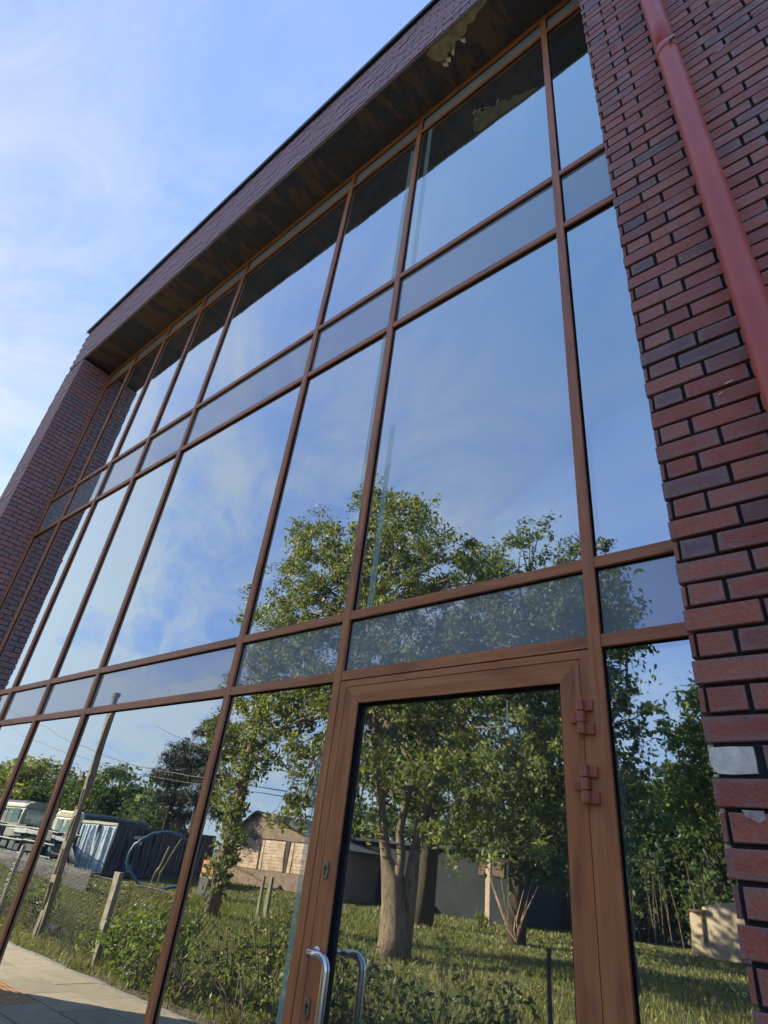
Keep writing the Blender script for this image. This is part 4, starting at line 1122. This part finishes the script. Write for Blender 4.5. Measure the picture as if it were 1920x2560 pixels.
m = MB(); cbox(m, -.03, -.012, 1.1, 1.7, 1.55, 1.70); cbox(m, -.03, -.012, 1.45, 1.75, 1.33, 1.5); m.build('door_sticker', MT['alu'], CT)

def vehicle(name, lab, cat, loc, axd, length, width, height, wins, body='cream', roofm='carroof', zr=.75):
    T = empty(name, loc); tag(T, lab, cat)
    a_ = axd.normalized(); s_ = V((-a_.y, a_.x, 0))
    # profile across the width, extruded along the length
    prof = [(-.5, .28), (.5, .28), (.5, zr), (.46, .93), (.34, 1.0), (-.34, 1.0), (-.46, .93), (-.5, zr)]
    def hull(poly, l0, l1, mat, nm):
        m = MB(); n = len(poly)
        for l in (l0, l1):
            for (u, z) in poly: m.v.append(tuple(a_ * (l * length) + s_ * (u * width) + up * (z * height)))
        for i in range(n): m.face([i, (i + 1) % n, n + (i + 1) % n, n + i])
        m.face(list(range(n))[::-1]); m.face([n + i for i in range(n)])
        return m.build(nm, MT[mat], T, bevel=.05)
    hull([(u, min(z, .86)) for (u, z) in prof], 0, 1, body, 'van_body')
    hull([(-.49, .861), (.49, .861), (.46, .95), (.34, 1.01), (-.34, 1.01), (-.46, .95)], .06, .98, roofm, 'van_roof')
    hull([(-.485, .862), (.485, .862), (.45, .94), (.33, 1.0), (-.33, 1.0), (-.45, .94)], 0.0, .055, body, 'roof_cap')
    for (kind, u0, u1, z0, z1) in wins:
        m = MB()
        if kind == 'end': m.bbox(s_ * ((u0 + u1) / 2 * width) + a_ * -.012 + up * ((z0 + z1) / 2 * height), s_, a_, up, (u1 - u0) / 2 * width, .012, (z1 - z0) / 2 * height)
        else:
            sg = 1 if kind == 'L' else -1
            m.bbox(s_ * (sg * (.5 * width + .012)) + a_ * ((u0 + u1) / 2 * length) + up * ((z0 + z1) / 2 * height), a_, s_, up, (u1 - u0) / 2 * length, .012, (z1 - z0) / 2 * height)
        m.build('van_window', MT['pane_blue' if kind == 'end' else 'carglass'], T)
    for l in (.2, .8):
        for sg in (-1, 1):
            c = a_ * (l * length) + s_ * (sg * (width * .5 - .12)) + up * .34
            w_ = MB().tube([c - s_ * .12, c + s_ * .12], .34, 18).build('wheel', MT['rubber'], T)
            MB().tube([c - s_ * .125, c + s_ * .125], .18, 12).build('wheel_rim', MT['alu'], w_)
    return T
vehicle('camper_van', 'cream camper van with a dark roof parked behind the blue container', 'van', (-39.6, -16.0, 0), -n2, 6.0, 2.1, 2.62, [('end', -.36, -.04, .36, .82), ('end', .04, .36, .36, .82), ('L', .2, .5, .5, .75), ('R', .2, .5, .5, .75), ('R', .6, .9, .5, .75)])
vehicle('old_minibus', 'old faded minibus with a dark roof and windows painted with a green reflection at the far left', 'minibus', (-45.6, -17.0, 0), V((-.95, .05, 0)), 7.5, 2.2, 2.95, [('L', .10, .30, .56, .84), ('L', .33, .53, .56, .84), ('L', .56, .72, .56, .84), ('R', .10, .30, .56, .84), ('R', .33, .53, .56, .84), ('R', .56, .72, .56, .84), ('end', -.4, .4, .56, .82)], body='busbody')

# scrap rack with pipes
RK = empty('pipe_rack', (-33.5, -12.2, 0)); tag(RK, 'dark steel rack loaded with scrap left of the container', 'rack')
m = MB()
for i in range(5):
    for j in (0, 1): m.tube([(-8 + i * 3, j * 1.0, 0), (-8 + i * 3, j * 1.0, 1.55)], .05, 6)
m.build('rack_post', MT['junk'], RK)
m = MB()
for z in (.45, .95, 1.45):
    for j in (0, 1): m.tube([(-8.4, j, z), (4.4, j, z)], .045, 6)
m.build('rack_rail', MT['junk'], RK)
rr = random.Random(4)
for k in range(34):
    w, h = rr.uniform(.5, 1.8), rr.uniform(.25, .50); x = rr.uniform(-8, 3.4); z = rr.choice((.0, .47, .97)); y = rr.uniform(0, .6)
    MB().box(0, w, 0, .5, 0, h).build('scrap_piece', MT[rr.choice(('junk', 'sheet', 'navy', 'junk', 'hose'))], RK).location = (x, y, z + .005 * k)
groupn = 'grey pipes piled beside the container'
desc_ = ['lowest', 'second', 'third', 'fourth', 'fifth', 'sixth', 'seventh', 'eighth', 'ninth', 'topmost']
for k in range(10):
    a = MB(); f_ = k / 9
    p0 = V((-34.5 + .9 * f_, -11.2, 1.35 + .10 * math.sin(k))); p1 = V((-28.6 + .35 * f_, -11.2, 1.30 - .05 * k * .3)); p2 = V((-27.4 + f_ * 1.2, -11.5, .05))
    a.tube([p0, p0.lerp(p1, .5), p1, p1.lerp(p2, .25) + V((.12, 0, -.02)), p2], .030, 7)
    o = a.build('metal_pipe', MT['greypipe'], None, True); tag(o, 'long grey bent pipe, one of a sheaf drooping to the ground before the container', 'pipe', groupn)
rk2 = MB()
pts = []
for k in range(0, 41):
    t = 2 * math.pi * k / 40
    c = V((-23.3, -13.0, .95)); u_ = V((.55, -.83, 0)).normalized(); 
    pts.append(c + u_ * (1.30 * math.cos(t)) + up * (.98 * math.sin(t)))
o = MB().tube(pts, .055, 8).build('hose_ring', MT['hose'], None, True); tag(o, 'large ring of blue pipe leaning against the dark container', 'pipe ring')
for k, (a, b, lab) in enumerate((((-22.55, -12.3, 0), (-22.0, -12.3, 1.45), 'upright pale pole leaning in front of the blue ring'), ((-22.0, -12.2, .55), (-21.25, -12.3, 1.75), 'slanting pale pole crossing the other before the blue ring'))):
    o = MB().tube([a, b], .035, 7).build('leaning_pole', MT['postwood'], None); tag(o, lab, 'pole', 'poles leaning by the ring')
MB().tube([(-22.0, -12.2, 0), (-22.0, -12.2, .62)], .03, 6).build('prop_stick', MT['postwood']); tag(bpy.data.objects['prop_stick'], 'short prop stick under the slanting pale pole', 'stick')
BP = empty('brick_stack', (-20.7, -13.7, 0)); tag(BP, 'small stack of orange bricks on a pallet by the ivy trunk', 'brick stack')
bm_ = MB().box(-.12, .12, -.055, .055, -.03, .03).mesh('orange_brick', MT['orange'])
MB().box(-.4, .4, -.3, .3, .55, .66).build('pallet', MT['postwood'], BP); MB().box(-.38, .38, -.28, .28, 0, .55).build('pallet_base', MT['sheet'], BP)
for r in range(7):
    for c in range(3): inst('orange_brick', bm_, BP, (-.25 + c * .25 + (.02 if r % 2 else 0), .24, .695 + r * .065))
# low corrugated sheet fence
SF = empty('sheet_fence', (-36, -10.6, 0)); tag(SF, 'low grey corrugated sheet fence at the yard edge', 'fence')
for i in range(18):
    m = MB()
    for j in range(6): m.box(i * .92 + j * .15, i * .92 + j * .15 + .09, j % 2 * .02 + i * .13, j % 2 * .02 + .02 + i * .13, 0, .60 + .03 * math.sin(i * 3))
    m.box(i * .92, i * .92 + .9, .04 + i * .13, .05 + i * .13, .02, .57)
    m.build('fence_sheet', MT['sheet'], SF)

# ------------------------------------------------------------------ sheds behind
BS = empty('block_shed', (-28, -23, 0)); tag(BS, 'pinkish block shed with a low plinth and plank infill lit by the sun', 'shed')
MB().box(-4.2, 4.2, -4.0, -.03, 0, 2.35).build('shed_wall', MT['plinth'], BS)
MB().box(-4.2, 4.2, -.03, .08, 0, .78).build('plinth', MT['plinth'], BS)
for x in (-3.6, -1.35, .9, 3.1): MB().box(x - .09, x + .09, -.03, .10, .79, 2.35).build('wall_post', MT['beam'], BS)
for bx in (-3.5, -1.25, 1.0):
    MB().box(bx + .01, bx + .28, -.028, .06, .79, 2.3).build('wall_strip', MT['block'], BS)
    for k in range(9): MB().box(bx + .31, bx + 1.95, -.028, .03 + random.uniform(0, .02), .80 + k * .168, .80 + k * .168 + .155).build('wall_plank', MT['block'], BS)
MB().prism([(-4.3, 2.36), (4.3, 2.36), (2.3, 2.9), (-1.6, 3.5), (-2.2, 3.5)], 'y', -.06, .06).build('gable_boards', MT['plinth'], BS)
m = MB(); b = 0
m.v += [(-4.6, .25, 2.2), (-2.0, .25, 3.62), (-2.0, -4.2, 3.62), (-4.6, -4.2, 2.2), (4.6, .25, 2.2), (4.6, -4.2, 2.2), (-4.6, .25, 2.3), (-2.0, .25, 3.72), (-2.0, -4.2, 3.72), (-4.6, -4.2, 2.3), (4.6, .25, 2.3), (4.6, -4.2, 2.3)]
for q in ((0, 1, 2, 3), (1, 4, 5, 2), (6, 9, 8, 7), (7, 8, 11, 10), (0, 6, 7, 1), (1, 7, 10, 4), (3, 2, 8, 9), (2, 5, 11, 8), (0, 3, 9, 6), (4, 10, 11, 5)): m.face(list(q))
m.build('shed_roof', MT['roof'], BS)
GW = empty('grey_garage', (-19.5, -28.5, 0)); tag(GW, 'long low slate grey building behind the trees', 'garage')
MB().box(-8, 4.6, -3, 1.6, -.05, 2.9).build('garage_wall', MT['greywall'], GW)
MB().box(-8.2, 4.8, -3.2, 1.9, 2.9, 3.05).build('garage_roof', MT['roof'], GW)
MB().box(2.2, 3.8, 1.6, 1.66, 1.9, 2.5).build('garage_vent', MT['rust'], GW)
SH = empty('small_shed', (-6.4, -27.0, 0)); tag(SH, 'small beige panel shed with a shallow gable on the far lawn', 'shed')
MB().prism([(-.85, 0), (1.6, 0), (1.6, 1.62), (.5, 1.93), (-.85, 1.62)], 'y', -2.2, 0).build('shed_wall', MT['beige'], SH)
MB().prism([(-1.32, 0), (-.90, 0), (-.90, 1.50), (-1.32, 1.38)], 'y', -2.2, -.15).build('side_bay', MT['beige'], SH)
MB().tube([(-.87, .06, .35), (-.87, .06, 1.40)], .05, 8).build('drain_pipe', MT['rust'], SH)
MB().box(-1.25, -.6, -.14, .12, 1.42, 1.52).build('gutter_bracket', MT['rust'], SH)
SG = empty('garden_trellis', (-5.4, -26.2, 0)); tag(SG, 'small rusty wire trellis standing before the beige shed', 'trellis')
m = MB()
for k in range(9): m.tube([(-.5 + k * .14, 0, 0), (-.5 + k * .14, 0, 1.05)], .012, 4)
for k in range(6): m.tube([(-.5, 0, .05 + k * .2), (.62, 0, .05 + k * .2)], .012, 4)
m.build('wire_grid', MT['rust'], SG)
WH = empty('far_house', (-44.5, -42, 0)); tag(WH, 'pale distant house glimpsed under the pines', 'house')
MB().box(-2.6, 2.6, -3, 0, 0, 3.0).build('house_wall', MT['beige'], WH)
MB().prism([(-2.9, 3.0), (2.9, 3.0), (0, 4.6)], 'y', -3.2, .2).build('house_roof', MT['sheet'], WH)
MB().box(-.6, .5, 0, .03, 1.1, 2.2).build('house_window', MT['carglass'], WH)
# cloth on the grass
m = MB()
rr = random.Random(9)
for i in range(7):
    for j in range(5):
        m.v.append((i * .09 + rr.uniform(-.02, .02), j * .08, .02 + rr.uniform(0, .10)))
for i in range(6):
    for j in range(4): m.face([i * 5 + j, (i + 1) * 5 + j, (i + 1) * 5 + j + 1, i * 5 + j + 1])
o = m.build('dark_cloth', MT['sheet'], None, True); o.location = (-12.0, -4.0, 0); tag(o, 'crumpled dark cloth lying on the grass left of the pole', 'cloth')
